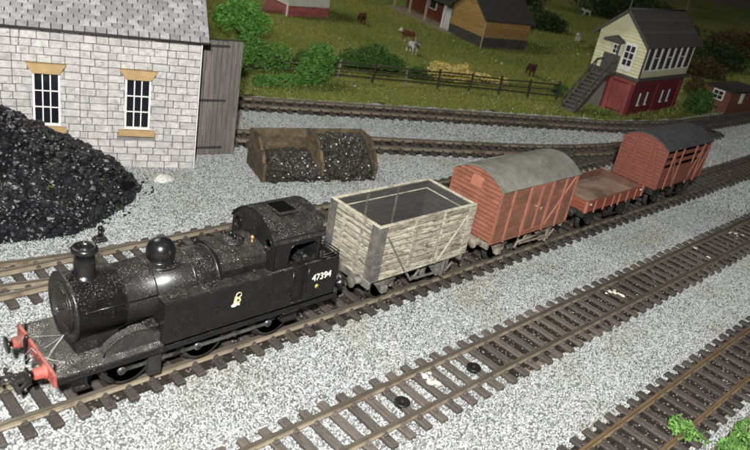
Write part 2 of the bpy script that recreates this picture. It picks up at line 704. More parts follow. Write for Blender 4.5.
def track(name, label, path, railmat, sleepmat, spacing=0.81, half=1.48, phase=0.0, wide=None, group='railway tracks of the layout'):
    t = thing(name, label, 'railway track', (path[0].x, path[0].y, GZ), group=None)
    o = Vector((path[0].x, path[0].y, GZ))
    for sgn in (-1, 1):
        mb = rail_mesh(path, sgn * 0.825)
        mb.v = [(v[0] - o.x, v[1] - o.y, v[2] - o.z) for v in mb.v]
        ro = mb.build('rail', railmat[1], t)
        mb = rail_mesh(path, sgn * 0.825, RP_HEAD)
        mb.v = [(v[0] - o.x, v[1] - o.y, v[2] - o.z) for v in mb.v]
        mb.build('rail_head', railmat[0], ro)
    key = (round(half, 2), sleepmat.name)
    if key not in SLM:
        SLM[key] = sleeper_mesh('sleeper', half)
        SLM[key].materials.append(sleepmat)
    acc = phase
    n = 0
    for i in range(len(path) - 1):
        seg = (path[i + 1] - path[i]).length
        while acc < seg:
            p = path[i].lerp(path[i + 1], acc / seg)
            s, d = side(path, i)
            hm = half
            me = SLM[key]
            yo = 0.0
            if wide and wide(p.x):
                extra = wide(p.x)
                k2 = ('w', round(extra, 1), sleepmat.name)
                if k2 not in SLM:
                    SLM[k2] = sleeper_mesh('sleeper', half + round(extra, 1) / 2)
                    SLM[k2].materials.append(sleepmat)
                me = SLM[k2]
                yo = round(extra, 1) / 2
            so = put('sleeper', me, None, t, (p.x - o.x + s.x * yo + random.gauss(0, 0.012), p.y - o.y + s.y * yo + random.gauss(0, 0.02), -o.z + random.gauss(0, 0.006)),
                     (0, 0, math.atan2(d.y, d.x) + random.gauss(0, 0.008)))
            acc += spacing
            n += 1
        acc -= seg
    return t


def branch_d(x):      # how far the diverging road of the point stands off the siding
    return 0.0 if x > 1.5 else 0.0175 * (1.5 - x) ** 2


track('railway_track', 'track that the black locomotive and its wagons stand on', PATH_TRAIN, RAIL, SLEEPD, phase=0.12)
track('railway_track', 'empty straight track in front of the train with two black discs between its rails', PATH_NEAR, RAIL, SLEEP, phase=0.62)
track('railway_track', 'rusty-railed track crossing the bottom right corner beside the green weeds', PATH_FRONT, RAILT, SLEEPD, phase=0.0)
sid = track('railway_track', 'siding directly behind the locomotive with a point at its left end', PATH_SIDING, RAIL, SLEEPD, phase=0.3,
            wide=lambda x: branch_d(x) if x < 0 else 0)
br = [Vector((x, 6.63 + branch_d(x), 0)) for x in np.arange(-16, 1.6, 0.5)]
for sgn in (-1, 1):
    mb = rail_mesh(br, sgn * 0.825 + (0.06 if sgn < 0 else 0.1))
    mb.v = [(v[0] + 16, v[1] - 6.63, v[2] - GZ) for v in mb.v]
    so = mb.build('switch_rail', RAIL[1], sid)
    mb = rail_mesh(br, sgn * 0.825 + (0.06 if sgn < 0 else 0.1), RP_HEAD)
    mb.v = [(v[0] + 16, v[1] - 6.63, v[2] - GZ) for v in mb.v]
    mb.build('rail_head', RAIL[0], so)
MB().box((15.4, -1.6, 0.02), (15.75, 2.2, 0.11), 0.02).build('tie_bar', DARK, sid)
track('railway_track', 'rearmost track running below the grass bank and curving past the signal box', PATH_BACK, RAILD, SLEEPD)
track('railway_track', 'track passing behind the coal bunker and merging into the siding', PATH_MID, RAILD, SLEEPD)

# point lever by the siding
pl = thing('point_lever', 'small black point lever with a round knob beside the siding', 'point lever', (0.40, 8.85, GZ))
MB().box((-0.28, -0.22, 0), (0.28, 0.22, 0.16), 0.04).box((-0.22, -0.16, 0.16), (0.24, 0.16, 0.26), 0.03).build('base', DARK, pl)
MB().tube([(0, 0, 0.24), (0.02, 0, 0.55)], [0.10, 0.085], 10).build('stem', BLACKC, pl)
MB().lathe([(0.02, 0.0), (0.11, 0.05), (0.13, 0.13), (0.10, 0.21), (0.02, 0.25)], (0.02, 0, 0.52), n=14).build('knob', BLACKC, pl)

# ---- ballast
TRACKS = [PATH_TRAIN, PATH_NEAR, PATH_FRONT, PATH_SIDING, PATH_BACK, PATH_MID]
TA = [np.array([(p.x, p.y) for p in P]) for P in TRACKS]


def near_track(x, y, k, w):
    d = TA[k] - np.array((x, y))
    return (d * d).sum(1).min() < w * w


def field_edge(x):     # the far side of the ballast: beyond it lies the field
    return np.interp(x, [-20, 6, 18.75, 31.68, 47.09, 51, 58, 65, 80, 120], [41, 31.2, 25.9, 20.8, 14.6, 12.6, 10.9, 10.4, 10.0, 10.0])


def in_wedge(x, y, m):
    a = math.atan2(x - CAM.x, y - CAM.y) - YAW
    return abs(a) < m


def cells(test, step, x0, x1, y0, y1, z, jitter=0.0, zf=None):
    vs, fs, idx = [], [], {}

    def V(i, j):
        if (i, j) not in idx:
            idx[(i, j)] = len(vs)
            x, y = x0 + i * step, y0 + j * step
            vs.append((x, y, zf(x, y) if zf else z))
        return idx[(i, j)]
    for i in range(int((x1 - x0) / step)):
        for j in range(int((y1 - y0) / step)):
            cx, cy = x0 + (i + .5) * step, y0 + (j + .5) * step
            if test(cx, cy):
                fs.append((V(i, j), V(i + 1, j), V(i + 1, j + 1), V(i, j + 1)))
    return MB().add(vs, fs)


WALLR = R(-22.1)
BC = Vector((8.4, 14.8, GZ))


def under_building(x, y):
    dx, dy = x - BC.x, y - BC.y
    u = dx * math.cos(WALLR) + dy * math.sin(WALLR)
    v = -dx * math.sin(WALLR) + dy * math.cos(WALLR)
    return u < -0.2 and v > 0.3


def bed_dark(x, y):
    """True where the track bed is dark foam with hardly any stone on it."""
    for k, P in enumerate(TRACKS):
        if near_track(x, y, k, 1.22):
            if k == 1 and x < 9.5:
                return False
            if k == 0 and x < -4.5:
                return False
            if k == 3 and x < 3:
                return False
            return True
    return False


BALL = grain_mat('granite chippings', (0.26, 0.274, 0.274), (0.47, 0.493, 0.492), patch=(0.80, 0.76, 0.62))
BALLD = grain_mat('dirty chippings', (0.05, 0.042, 0.036), (0.22, 0.19, 0.16))
WHITEG = grain_mat('pale grit', (0.35, 0.34, 0.31), (0.80, 0.79, 0.74))
BSHEET = ground_mat('ballast bed shade', (0.12, 0.12, 0.115), (0.16, 0.16, 0.155), (0.08, 0.08, 0.075), 0.4, 7)  # dark sheet stands in for small shadows between the stones
FOAM = ground_mat('dark foam bed', (0.022, 0.018, 0.015), (0.036, 0.029, 0.024), (0.014, 0.011, 0.009), 0.8, 6)


def is_ballast(x, y):
    if y > field_edge(x) or under_building(x, y):
        return False
    if y < -13.75:
        return False
    if bed_dark(x, y):
        return False
    return in_wedge(x, y, R(40)) and x < 92


nearb = cells(lambda x, y: is_ballast(x, y) and math.hypot(x - CAM.x, y - CAM.y) < 52, 0.5, -16, 60, -14, 32, GZ)
ob = nearb.build('ballast', BSHEET)
tag(ob, 'pale grey granite ballast between the tracks', 'ballast')['kind'] = 'stuff'
scatter(ob, 560, 0.036, 0.074, BALL, 1, poisson=0.063)
farb = cells(lambda x, y: is_ballast(x, y) and math.hypot(x - CAM.x, y - CAM.y) >= 52, 0.5, -16, 95, -14, 32, GZ)
ob = farb.build('ballast', BSHEET)
tag(ob, 'dim grey ballast around the far tracks near the signal box', 'ballast')['kind'] = 'stuff'
scatter(ob, 200, 0.055, 0.105, BALL, 2, poisson=0.098)
dk = cells(lambda x, y: bed_dark(x, y) and in_wedge(x, y, R(40)) and x < 110 and y > -13.95, 0.25, -16, 110, -14, 32, -0.355)
ob = dk.build('track_bed', FOAM)
tag(ob, 'dark brown foam bed under and between the sleepers', 'track bed')['kind'] = 'stuff'
scatter(ob, 16, 0.03, 0.08, BALLD, 3)
# pale grit caught between the sleepers
gr = cells(lambda x, y: bed_dark(x, y) and y < -4 and in_wedge(x, y, R(40)) and x < 60 and y > -13.9, 0.25, 0, 60, -14, -4, -0.35)
ob = gr.build('grit', FOAM)
ob.location.z = 0.004
tag(ob, 'pale grit caught between the sleepers of the front tracks', 'grit')['kind'] = 'stuff'
scatter(ob, 7, 0.008, 0.034, WHITEG, 4)

# ---- field
FIELD = ground_mat('field turf', (0.13, 0.185, 0.034), (0.33, 0.315, 0.08), (0.09, 0.12, 0.028), 0.09, 2.5, bump=0.9)


def fieldz(x, y):
    d = y - field_edge(x)
    return GZ + 0.02 + 0.03 * min(1, max(0, d)) + 0.05 * math.sin(x * 0.7) * math.cos(y * 0.5) * min(1, max(0, d) / 3)


fz = cells(lambda x, y: y > field_edge(x) - 0.6 and x + y < 330, 2.0, -40, 300, 8, 260, 0, zf=fieldz)
struct(fz.build('field', FIELD))
struct(MB().box((120, 100, GZ - 0.09), (3000, 3000, GZ - 0.02)).box((290, 8, GZ - 0.09), (3000, 99.9, GZ - 0.02)).build('far_field', FIELD))
# short flock grass
gc = cells(lambda x, y: y > field_edge(x) and in_wedge(x, y, R(36)) and math.hypot(x - CAM.x, y - CAM.y) < 150, 1.0, 5, 150, 9, 110, 0, zf=lambda x, y: fieldz(x, y) + 0.01)
ob = gc.build('grass', FIELD)
tag(ob, 'short green flock grass covering the field', 'grass')['kind'] = 'stuff'
GRASSM = grain_mat('flock fibres', (0.11, 0.165, 0.03), (0.34, 0.355, 0.10))
scatter(ob, 16, 0.10, 0.30, GRASSM, 6, shape='blade')
fl = cells(lambda x, y: field_edge(x) < y < field_edge(x) + 30 and in_wedge(x, y, R(36)) and x < 90, 1.0, 5, 90, 9, 70, 0, zf=lambda x, y: fieldz(x, y) + 0.10)
mb = MB()
rnd = random.Random(5)
for k in range(330):
    for tr in range(60):
        x, y = rnd.uniform(12, 90), rnd.uniform(9, 60)
        d = y - field_edge(x)
        if 0.2 < d < 30 and in_wedge(x, y, R(34)) and rnd.random() < (1.0 if d < 6 else 0.25):
            break
    else:
        continue
    r = rnd.uniform(0.03, 0.07) * (1 + 1.0 * (rnd.random() < 0.2))
    mb.ico((x, y, fieldz(x, y) + 0.06 + r * 0.3), r, (1, 1, 0.8), 0.3, 1, rnd)
ob = mb.build('flock', mat('white flock', (0.62, 0.60, 0.52), 0.8, 0.2))
tag(ob, 'white specks of flock strewn over the grass bank', 'flock')['kind'] = 'stuff'


# ================================================================== LOCOMOTIVE
def wheel_mesh(mb_t, mb_s, r, w=0.24, spokes=12, flange=0.10):
    """tyre and spoked centre, wheel plane perpendicular to Y, outer face at y = 0"""
    mb_t.lathe([(r * 0.86, 0.0), (r, 0.0), (r, w * 0.7), (r + flange, w * 0.75), (r + flange, w), (r * 0.86, w), (r * 0.86, 0.0)], axis='Y', n=32)
    mb_s.lathe([(r * 0.22, -0.05), (r * 0.22, w * 0.8)], axis='Y', n=14)
    for k in range(spokes):
        a = 2 * math.pi * k / spokes
        mb_s.bar((0, w * 0.4, 0), (math.sin(a) * r * 0.9, w * 0.4, math.cos(a) * r * 0.9), 0.07, 0.10, up=(0, 1, 0))


def text_mesh(s, size, depth=0.012):
    c = bpy.data.curves.new('lettering', 'FONT')
    c.body = s
    c.size = size
    c.extrude = depth
    c.align_x = 'CENTER'
    c.align_y = 'CENTER'
    o = bpy.data.objects.new('lettering', c)
    COL.objects.link(o)
    dg = bpy.context.evaluated_depsgraph_get()
    me = bpy.data.meshes.new_from_object(o.evaluated_get(dg))
    bpy.data.objects.remove(o)
    bpy.data.curves.remove(c)
    return me


def rivets(mb, a, b, n, r=0.018, axis='Y', sgn=-1):
    a, b = Vector(a), Vector(b)
    for i in range(n):
        p = a.lerp(b, i / max(1, n - 1))
        mb.ico(p, r, jit=0.05, sub=1)


def roof_arc(y0, y1, ze, zc, n=14, k=2.0):
    return [(y0 + (y1 - y0) * i / n, ze + (zc - ze) * (1 - abs((2 * i / n) - 1) ** k)) for i in range(n + 1)]


def build_loco():
    t = thing('tank_locomotive', 'dusty black tank locomotive numbered 47394 with a red buffer beam', 'locomotive', (-5.45, 0, 0))
    FP = 1.56
    # running plate
    fpm = MB().box((0.051, -1.5, FP - 0.09), (10.6, 1.5, FP), 0.015)
    fpm.build('running_plate', BLACKD, t)
    for s in (-1, 1):
        MB().box((0.05, s * 1.47 - 0.03, FP - 0.30), (10.55, s * 1.47 + 0.03, FP - 0.092)).build('valance', BLACK, t)
    # buffer beams
    fb = MB().box((-0.05, -1.47, 1.18), (0.05, 1.47, FP + 0.08), 0.015)
    beam = fb.build('buffer_beam', RED, t, label='red front buffer beam')
    rv = MB()
    for y in (-1.35, -1.1, -0.35, 0.35, 1.1, 1.35):
        rv.ico((-0.055, y, 1.55), 0.025, jit=0).ico((-0.055, y, 1.25), 0.025, jit=0)
    rv.build('rivet', RED, beam)
    MB().box((10.6, -1.47, 1.02), (10.7, 1.47, FP + 0.02), 0.015).build('buffer_beam', BLACK, t)
    for s in (-1, 1):
        b = MB().lathe([(0.24, 0.0), (0.24, -0.05), (0.20, -0.07), (0.17, -0.34), (0.13, -0.36)], (-0.05, s * 0.86, 1.40), 'X', 18).build('buffer', RED, t)
        MB().lathe([(0.085, -0.34), (0.085, -0.46), (0.27, -0.48), (0.28, -0.51), (0.25, -0.535), (0.0, -0.55)], (-0.05, s * 0.86, 1.40), 'X', 22).build('buffer_head', BLACKC, b)
        b = MB().lathe([(0.24, 0.0), (0.20, 0.07), (0.17, 0.34)], (10.70, s * 0.86, 1.38), 'X', 18).build('buffer', BLACK, t)
        MB().lathe([(0.085, 0.34), (0.085, 0.46), (0.32, 0.48), (0.30, 0.53), (0.0, 0.55)], (10.70, s * 0.86, 1.38), 'X', 18).build('buffer_head', BLACKC, b)
    # tension-lock couplings
    for x, d in ((-0.1, -1), (10.7, 1)):
        c = MB().box((min(x, x + d * 0.7), -0.16, 0.62), (max(x, x + d * 0.7), 0.16, 0.76), 0.02)
        c.bar((x + d * 0.62, -0.62, 0.70), (x + d * 0.62, 0.62, 0.70), 0.10, 0.16).bar((x + d * 0.62, -0.58, 0.7), (x + d * 0.3, -0.30, 0.7), 0.08, 0.12)
        c.bar((x + d * 0.2, 0.05, 0.78), (x + d * 0.95, 0.05, 0.90), 0.09, 0.07).bar((x + d * 0.95, 0.05, 0.93), (x + d * 0.93, 0.05, 0.62), 0.07, 0.09)
        c.build('coupling', DARK, t)
    MB().tube([(-0.12, 0.22, 1.2), (-0.22, 0.22, 1.0), (-0.25, 0.22, 1.9), (-0.18, 0.22, 2.05)], 0.045, 8).build('vacuum_pipe', BLACKC, t)
    # lamp irons
    for y in (-1.15, 1.15):
        MB().box((0.08, y - 0.05, FP), (0.12, y + 0.05, FP + 0.24)).build('lamp_iron', BLACK, t)
    # smokebox and boiler
    AX, BR = 2.86, 0.99
    MB().lathe([(BR + 0.10, 0.78), (BR + 0.13, 0.80), (BR + 0.13, 0.86), (BR + 0.06, 0.87), (BR + 0.06, 2.32), (BR, 2.34)], (0, 0, AX), 'X', 48).build('smokebox', BLACKB, t)
    sd = MB().lathe([(0.84, 0.78), (0.84, 0.755), (0.80, 0.735), (0.66, 0.71), (0.35, 0.665), (0.0, 0.65)], (0, 0, AX), 'X', 40).build('smokebox_door', BLACKB, t)
    MB().lathe([(0.70, 0.725), (0.73, 0.70), (0.76, 0.725)], (0, 0, AX), 'X', 40).build('door_ring', BLACKB, sd)
    hd = MB().lathe([(0.07, 0.66), (0.07, 0.58), (0.0, 0.57)], (0, 0, AX), 'X', 12)
    hd.bar((0.60, 0, AX), (0.60, 0.20, AX - 0.24), 0.04, 0.04).bar((0.575, 0, AX), (0.575, -0.24, AX + 0.08), 0.04, 0.04)
    hd.build('door_dart', STEEL, sd)
    for z in (AX + 0.35, AX - 0.35):
        MB().bar((0.69, -0.74, z), (0.69, -0.30, z), 0.04, 0.10).build('hinge_strap', BLACKB, sd)
    saddle = MB().prism([(-0.72, FP), (0.72, FP), (0.66, FP + 0.55), (0.60, FP + 0.85), (-0.60, FP + 0.85), (-0.66, FP + 0.55)], 0.90, 2.25, 'X')
    saddle.build('saddle', BLACK, t)
    boiler = MB().lathe([(BR, 2.34), (BR, 7.35)], (0, 0, AX), 'X', 48).build('boiler', BLACKB, t)
    for x in (2.34, 3.35, 4.75, 5.6):
        MB().lathe([(BR, x - 0.045), (BR + 0.018, x - 0.04), (BR + 0.018, x + 0.04), (BR, x + 0.045)], (0, 0, AX), 'X', 48).build('boiler_band', BLACKB, boiler)
    # Belpaire-ish firebox shoulders
    MB().prism([(-0.98, 2.6), (0.98, 2.6), (0.98, 3.35), (0.88, 3.62), (0.62, 3.82), (0.3, 3.89), (-0.3, 3.89), (-0.62, 3.82), (-0.88, 3.62), (-0.98, 3.35)], 5.65, 7.46, 'X').build('firebox', BLACK, t)
    # chimney
    MB().lathe([(0.50, 3.76), (0.42, 3.83), (0.345, 3.92), (0.315, 4.02), (0.30, 4.35), (0.31, 4.58), (0.35, 4.61), (0.385, 4.66), (0.39, 4.74), (0.36, 4.80), (0.33, 4.81), (0.24, 4.80), (0.22, 4.70), (0.21, 4.45), (0.0, 4.44)], (1.45, 0, 0), 'Z', 28).build('chimney', BLACKC, t)
    # dome
    MB().lathe([(0.62, 3.68), (0.55, 3.76), (0.45, 3.81), (0.42, 3.86), (0.45, 3.95), (0.468, 4.06), (0.455, 4.20), (0.41, 4.33), (0.33, 4.44), (0.22, 4.51), (0.11, 4.545), (0.0, 4.555)], (3.92, 0, 0), 'Z', 32).build('dome', BLACKC, t)
    MB().lathe([(0.66, 3.74), (0.67, 3.765), (0.61, 3.775)], (3.92, 0, 0), 'Z', 32).build('dome_flange', BLACKB, t)
    # safety valves and whistle
    sv = MB().lathe([(0.42, 3.87), (0.42, 3.93), (0.33, 3.96), (0.30, 4.02), (0.0, 4.02)], (6.62, 0, 0), 'Z', 24).build('safety_valve', BLACK, t)
    for y in (-0.13, 0.13):
        MB().lathe([(0.09, 3.99), (0.08, 4.12), (0.05, 4.18), (0.0, 4.19)], (6.62, y, 0), 'Z', 12).build('valve_top', BLACKC, sv)
    MB().tube([(7.2, -0.35, 3.72), (7.2, -0.35, 3.98)], 0.035, 8).lathe([(0.06, 3.96), (0.065, 4.10), (0.0, 4.13)], (7.2, -0.35, 0), 'Z', 10).build('whistle', BRASS, t)
    # handrails along the boiler
    for s in (-1, 1):
        a = 0.30
        y = s * (BR + 0.11) * math.cos(a)
        z = AX + (BR + 0.11) * math.sin(a)
        hr = MB().tube([(0.95, y, z), (3.3, y, z)], 0.025, 8)
        for x in (1.1, 2.1, 3.1):
            hr.tube([(x, y, z), (x, y * 0.90, z - 0.03)], 0.03, 6)
        hr.build('handrail', BLACKC, t)
    # side tanks
    for s in (-1, 1):
        y0, y1 = sorted((s * 0.72, s * 1.5))
        tk = MB().box((3.35, y0, FP - 0.10), (7.45, y1, 3.08), 0.02)
        tank = tk.build('side_tank', BLACK, t)
        MB().box((3.60, s * 1.10 - 0.26, 3.08), (4.25, s * 1.10 + 0.26, 3.17), 0.03).build('filler_lid', BLACK, tank)
        MB().box((3.33, s * 1.47 - 0.025, 3.07), (10.42, s * 1.47 + 0.025, 3.115)).build('tank_beading', BLACK, tank)
        for x in (5.3, 6.9):
            MB().tube([(x, s * 1.1, 3.06), (x, s * 1.1, 3.2)], 0.05, 8).build('lifting_eye', BLACK, tank)
        rvt = MB()
        rivets(rvt, (3.45, s * 1.503, 1.62), (7.4, s * 1.503, 1.62), 24, 0.013)
        rvt.build('rivet', BLACK, tank)
        # front splasher, sandbox and steps
        pts = [(1.55 + 0.98 + 1.0 * math.cos(a), FP + 0.0 + 0.62 * math.sin(a)) for a in [math.pi * k / 14 for k in range(15)]]
        y0, y1 = sorted((s * 0.95, s * 1.24))
        spl = MB().prism(pts, y0, y1, 'Y').build('splasher', BLACKD, t)
        ring = []
        for k in range(15):
            a = math.pi * k / 14
            ring.append((1.55 + 0.98 + 1.01 * math.cos(a), s * 1.255, FP + 0.63 * math.sin(a)))
        MB().tube(ring, 0.03, 6).build('splasher_beading', BLACK, spl)
        MB().box((2.95, min(s * 0.75, s * 1.2), FP), (3.35, max(s * 0.75, s * 1.2), FP + 0.62), 0.04).build('sandbox', BLACKB, t)
        # lower side sheet of cab and bunker with its doorway, the narrower cab standing above it
        low = [(7.45, FP - 0.10), (10.45, FP - 0.10), (10.45, 3.08), (8.92, 3.08), (8.92, FP + 0.06), (8.38, FP + 0.06), (8.38, 3.08), (7.45, 3.08)]
        MB().prism(low, min(s * 1.44, s * 1.5), max(s * 1.44, s * 1.5), 'Y').build('bunker_side', BLACK, t)
        MB().box((8.3, min(s * 1.33, s * 1.40), FP), (9.0, max(s * 1.33, s * 1.40), 3.0)).build('doorway', BLACK, t)
        MB().box((7.45, min(s * 1.20, s * 1.439), 3.0), (8.38, max(s * 1.20, s * 1.439), 3.075)).box((8.92, min(s * 1.20, s * 1.439), 3.0), (9.6, max(s * 1.20, s * 1.439), 3.075)).build('ledge', BLACKD, t)
        side_ = [(7.5, 3.0), (9.56, 3.0), (9.56, 4.18), (7.5, 4.18)]
        hole = [(8.15, 3.22), (9.30, 3.22), (9.38, 3.34), (9.38, 3.84), (9.24, 3.98), (8.32, 3.98), (8.15, 3.82)]
        cabside(t, side_, hole, s)
        # cab handrails and footstep
        MB().tube([(8.30, s * 1.545, 1.95), (8.30, s * 1.545, 3.0)], 0.024, 7).tube([(9.00, s * 1.545, 1.95), (9.00, s * 1.545, 3.0)], 0.024, 7).build('handrail', BLACKC, t)
        st = MB().box((8.1, s * 1.36 - 0.16, 0.85), (8.8, s * 1.36 + 0.16, 0.90)).box((8.12, s * 1.30 - 0.02, 0.85), (8.78, s * 1.30 + 0.02, 1.55)).box((8.1, s * 1.36 - 0.16, 1.2), (8.8, s * 1.36 + 0.16, 1.24))
        st.build('cab_step', BLACK, t)
        st = MB().box((0.5, s * 1.36 - 0.14, 0.80), (1.0, s * 1.36 + 0.14, 0.85)).box((0.52, s * 1.30 - 0.02, 0.8), (0.98, s * 1.30 + 0.02, 1.52))
        st.build('front_step', BLACK, t)
    # cab front and rear plates with spectacle windows
    arc = roof_arc(-1.32, 1.32, 4.18, 4.86, 20, 2.4)
    for x, nm in ((7.5, 'cab_front'), (9.56, 'cab_back')):
        poly = [(-1.32, 3.0)] + arc + [(1.32, 3.0)]
        outer = [Vector((y, z, 0)) for y, z in poly]
        holes = []
        for s in (-1, 1):
            if nm == 'cab_front':
                holes.append([Vector((s * 0.95 + 0.20 * math.cos(a), 3.98 + 0.24 * math.sin(a), 0)) for a in [2 * math.pi * k / 14 for k in range(14)]])
            else:
                holes.append([Vector((s * 0.8 + u, 4.1 + w, 0)) for u, w in ((-.3, -.26), (.3, -.26), (.3, .26), (-.3, .26))])
        plate = plate_mesh(outer, holes, 'X', x - 0.03, x + 0.03).build(nm, BLACKB, t)
        for h in holes:
            pts = [(x - 0.04, p.x, p.y) for p in h]
            MB().tube(pts + pts[:2], 0.025, 6, False).build('spectacle_ring', BLACKC, plate)
    # cab roof with sliding vent
    ra = roof_arc(-1.38, 1.38, 4.14, 4.92, 22, 2.4)
    ri = [(y * 0.975, z - 0.05) for y, z in ra]
    rf = MB().prism(ra + ri[::-1], 7.42, 9.72, 'X').build('cab_roof', mat('cab roof black', (0.008, 0.008, 0.008), 0.45, 0.4, 2.0, dust=0.42, film=0.13, dscale=30, bump=0.15, spec=0.3), t)
    for f in rf.data.polygons:
        f.use_smooth = False
    vt = MB().box((7.98, -0.70, 4.86), (8.86, 0.28, 4.965), 0.03)
    vt = vt.build('roof_vent', BLACK, rf)
    MB().box((8.07, -0.60, 4.96), (8.77, 0.18, 4.972)).build('vent_hole_shade', mat('vent hole shade', (0.003, 0.003, 0.003), 0.9, 0.1, spec=0.05), rf)  # near-black slab painting the darkness of an open hole
    for s in (-1, 1):
        MB().bar((7.98, s * 0.45 - 0.2, 4.92), (8.82, s * 0.45 - 0.2, 4.92), 0.05, 0.07).build('vent_slide', BLACK, rf)
        MB().bar((7.44, s * 1.30, 4.30), (9.70, s * 1.30, 4.30), 0.05, 0.05).build('rain_strip', BLACK, rf)
    # cab interior: backhead, floor
    MB().box((7.54, -0.8, 2.31), (7.85, 0.8, 3.7), 0.1).build('backhead', BLACK, t)
    MB().box((7.55, -1.3, 2.2), (9.5, 1.3, 2.3)).build('cab_floor', BLACK, t)
    # bunker
    MB().box((10.40, -1.44, FP - 0.10), (10.47, 1.44, 3.10)).build('bunker_back', BLACK, t)
    MB().box((9.50, -1.44, 2.35), (10.40, 1.44, 2.45)).build('bunker_floor', BLACK, t)
    bk = MB()
    rnd = random.Random(3)
    for k in range(150):
        bk.ico((rnd.uniform(9.65, 10.3), rnd.uniform(-1.3, 1.3), rnd.uniform(2.5, 2.95)), rnd.uniform(0.10, 0.2), jit=0.3, rnd=rnd)
    bk.build('bunker_coal', COALM, t, kind='stuff')
    rl = MB()
    for z in (3.2, 3.32):
        rl.tube([(9.65, -1.44, z), (10.44, -1.44, z), (10.44, 1.44, z), (9.65, 1.44, z)], 0.025, 6)
    for p in ((10.44, -1.44), (10.44, 0), (10.44, 1.44), (9.68, -1.44), (9.68, 1.44)):
        rl.tube([(p[0], p[1], 3.08), (p[0], p[1], 3.34)], 0.025, 6)
    rl.build('coal_rail', BLACK, t)
    # frames, wheels and rods
    for s in (-1, 1):
        MB().box((0.3, s * 0.58 - 0.04, 0.55), (10.4, s * 0.58 + 0.04, FP - 0.09)).build('frame', DARK, t)
    for x in (2.45, 5.15, 8.05):
        for s in (-1, 1):
            a, b = MB(), MB()
            wheel_mesh(a, b, 0.84)
            w = bpy.data.objects.new('driving_wheel', None)
            COL.objects.link(w)
            w.parent = t
            w.location = (x, s * 0.95, 0.85)
            w.rotation_euler = (0, 0, 0 if s < 0 else math.pi)
            a.build('tyre', WHEELM, w)
            b.build('spokes', BLACK, w)
            MB().prism([(0.38 * math.cos(k) if False else 0.62 * math.cos(k), 0.62 * math.sin(k)) for k in [2.2 + 0.18 * i for i in range(11)]], 0.0, 0.1, 'Y').build('balance_weight', BLACK, w)
        MB().tube([(x, -0.93, 0.85), (x, 0.93, 0.85)], 0.13, 10).build('axle', DARK, t)
    for s in (-1, 1):
        y = s * 1.10
        xs = [2.45 - 0.28, 5.15 - 0.28, 8.05 - 0.28]
        zc = 0.85 - 0.14
        rd = MB().bar((xs[0], y, zc), (xs[2], y, zc), 0.06, 0.11)
        for x in xs:
            rd.lathe([(0.14, -0.05), (0.14, 0.05)], (x, y, zc), 'Y', 16)
        rod = rd.build('coupling_rod', STEEL, t)
        cp = MB()
        for x in xs:
            cp.lathe([(0.09, -0.10), (0.09, 0.10)], (x, y, zc), 'Y', 12)
        cp.build('crank_pin', DARK, rod)
        bh = MB()
        for x in (3.75, 6.55, 9.2):
            bh.bar((x, s * 0.98, 1.5), (x - 0.12, s * 0.98, 0.5), 0.10, 0.12).box((x - 0.32, s * 0.98 - 0.1, 0.62), (x - 0.12, s * 0.98 + 0.1, 1.12), 0.03)
        bh.build('brake_gear', DARK, t)
        gb = MB().box((3.0, s * 1.16 - 0.14, 0.25), (3.45, s * 1.16 + 0.14, 1.3), 0.04).box((5.9, s * 1.2 - 0.12, 1.15), (6.5, s * 1.2 + 0.12, 1.48), 0.03).box((1.2, s * 1.18 - 0.1, 1.1), (1.55, s * 1.18 + 0.1, 1.5), 0.03)
        gb.build('axle_fitting', DARK, t)
        MB().tube([(1.9, s * 1.16, 0.45), (1.5, s * 1.16, 0.9), (1.5, s * 1.16, 1.5)], 0.05, 7).build('sand_pipe', DARK, t)
    # lettering and emblem on both sides
    for s in (-1, 1):
        me = text_mesh('47394', 0.40)
        put('number', me, CREAML, t, (9.70, s * 1.512, 2.44), (math.pi / 2, 0, 0 if s < 0 else math.pi), (0.92, 1, 1))
        MB().lathe([(0.085, 0), (0.085, 0.02), (0, 0.02)], (0, 0, 0), 'Z', 14).build('class_disc', mat('yellow transfer', (0.45, 0.42, 0.10), 0.6), t, loc=(9.52, s * 1.502, 2.06), rot=(math.pi / 2, 0, 0 if s < 0 else math.pi))
        em = MB()
        ring = [(0.13 * math.cos(a) + 0.07, 0.12 * math.sin(a) + 0.27, 0) for a in [2 * math.pi * k / 12 for k in range(13)]]
        em.v = em.v
        em.tube(ring, 0.02, 5)
        em.prism([(-0.17, -0.12), (-0.02, -0.12), (0.0, 0.16), (-0.06, 0.28), (-0.12, 0.22), (-0.15, 0.05)], 0, 0.02, 'Z')
        em.prism([(0.0, -0.1), (0.14, -0.1), (0.19, 0.0), (0.14, 0.12), (0.0, 0.12), (0.02, 0.08), (0.11, 0.07), (0.13, 0.0), (0.10, -0.05), (0.0, -0.05)], 0, 0.02, 'Z')
        e = em.build('emblem', GOLD, t, loc=(6.0, s * 1.505, 2.44), rot=(math.pi / 2, 0, 0 if s < 0 else math.pi), scale=(0.8, 0.8, 1))
        em = MB().prism([(-0.25, -0.24), (-0.10, -0.27), (0.02, -0.20), (0.12, -0.25), (0.16, -0.17), (0.05, -0.12), (-0.15, -0.12), (-0.27, -0.17)], 0, 0.02, 'Z')
        em.build('emblem_scroll', CREAML, e)
    return t


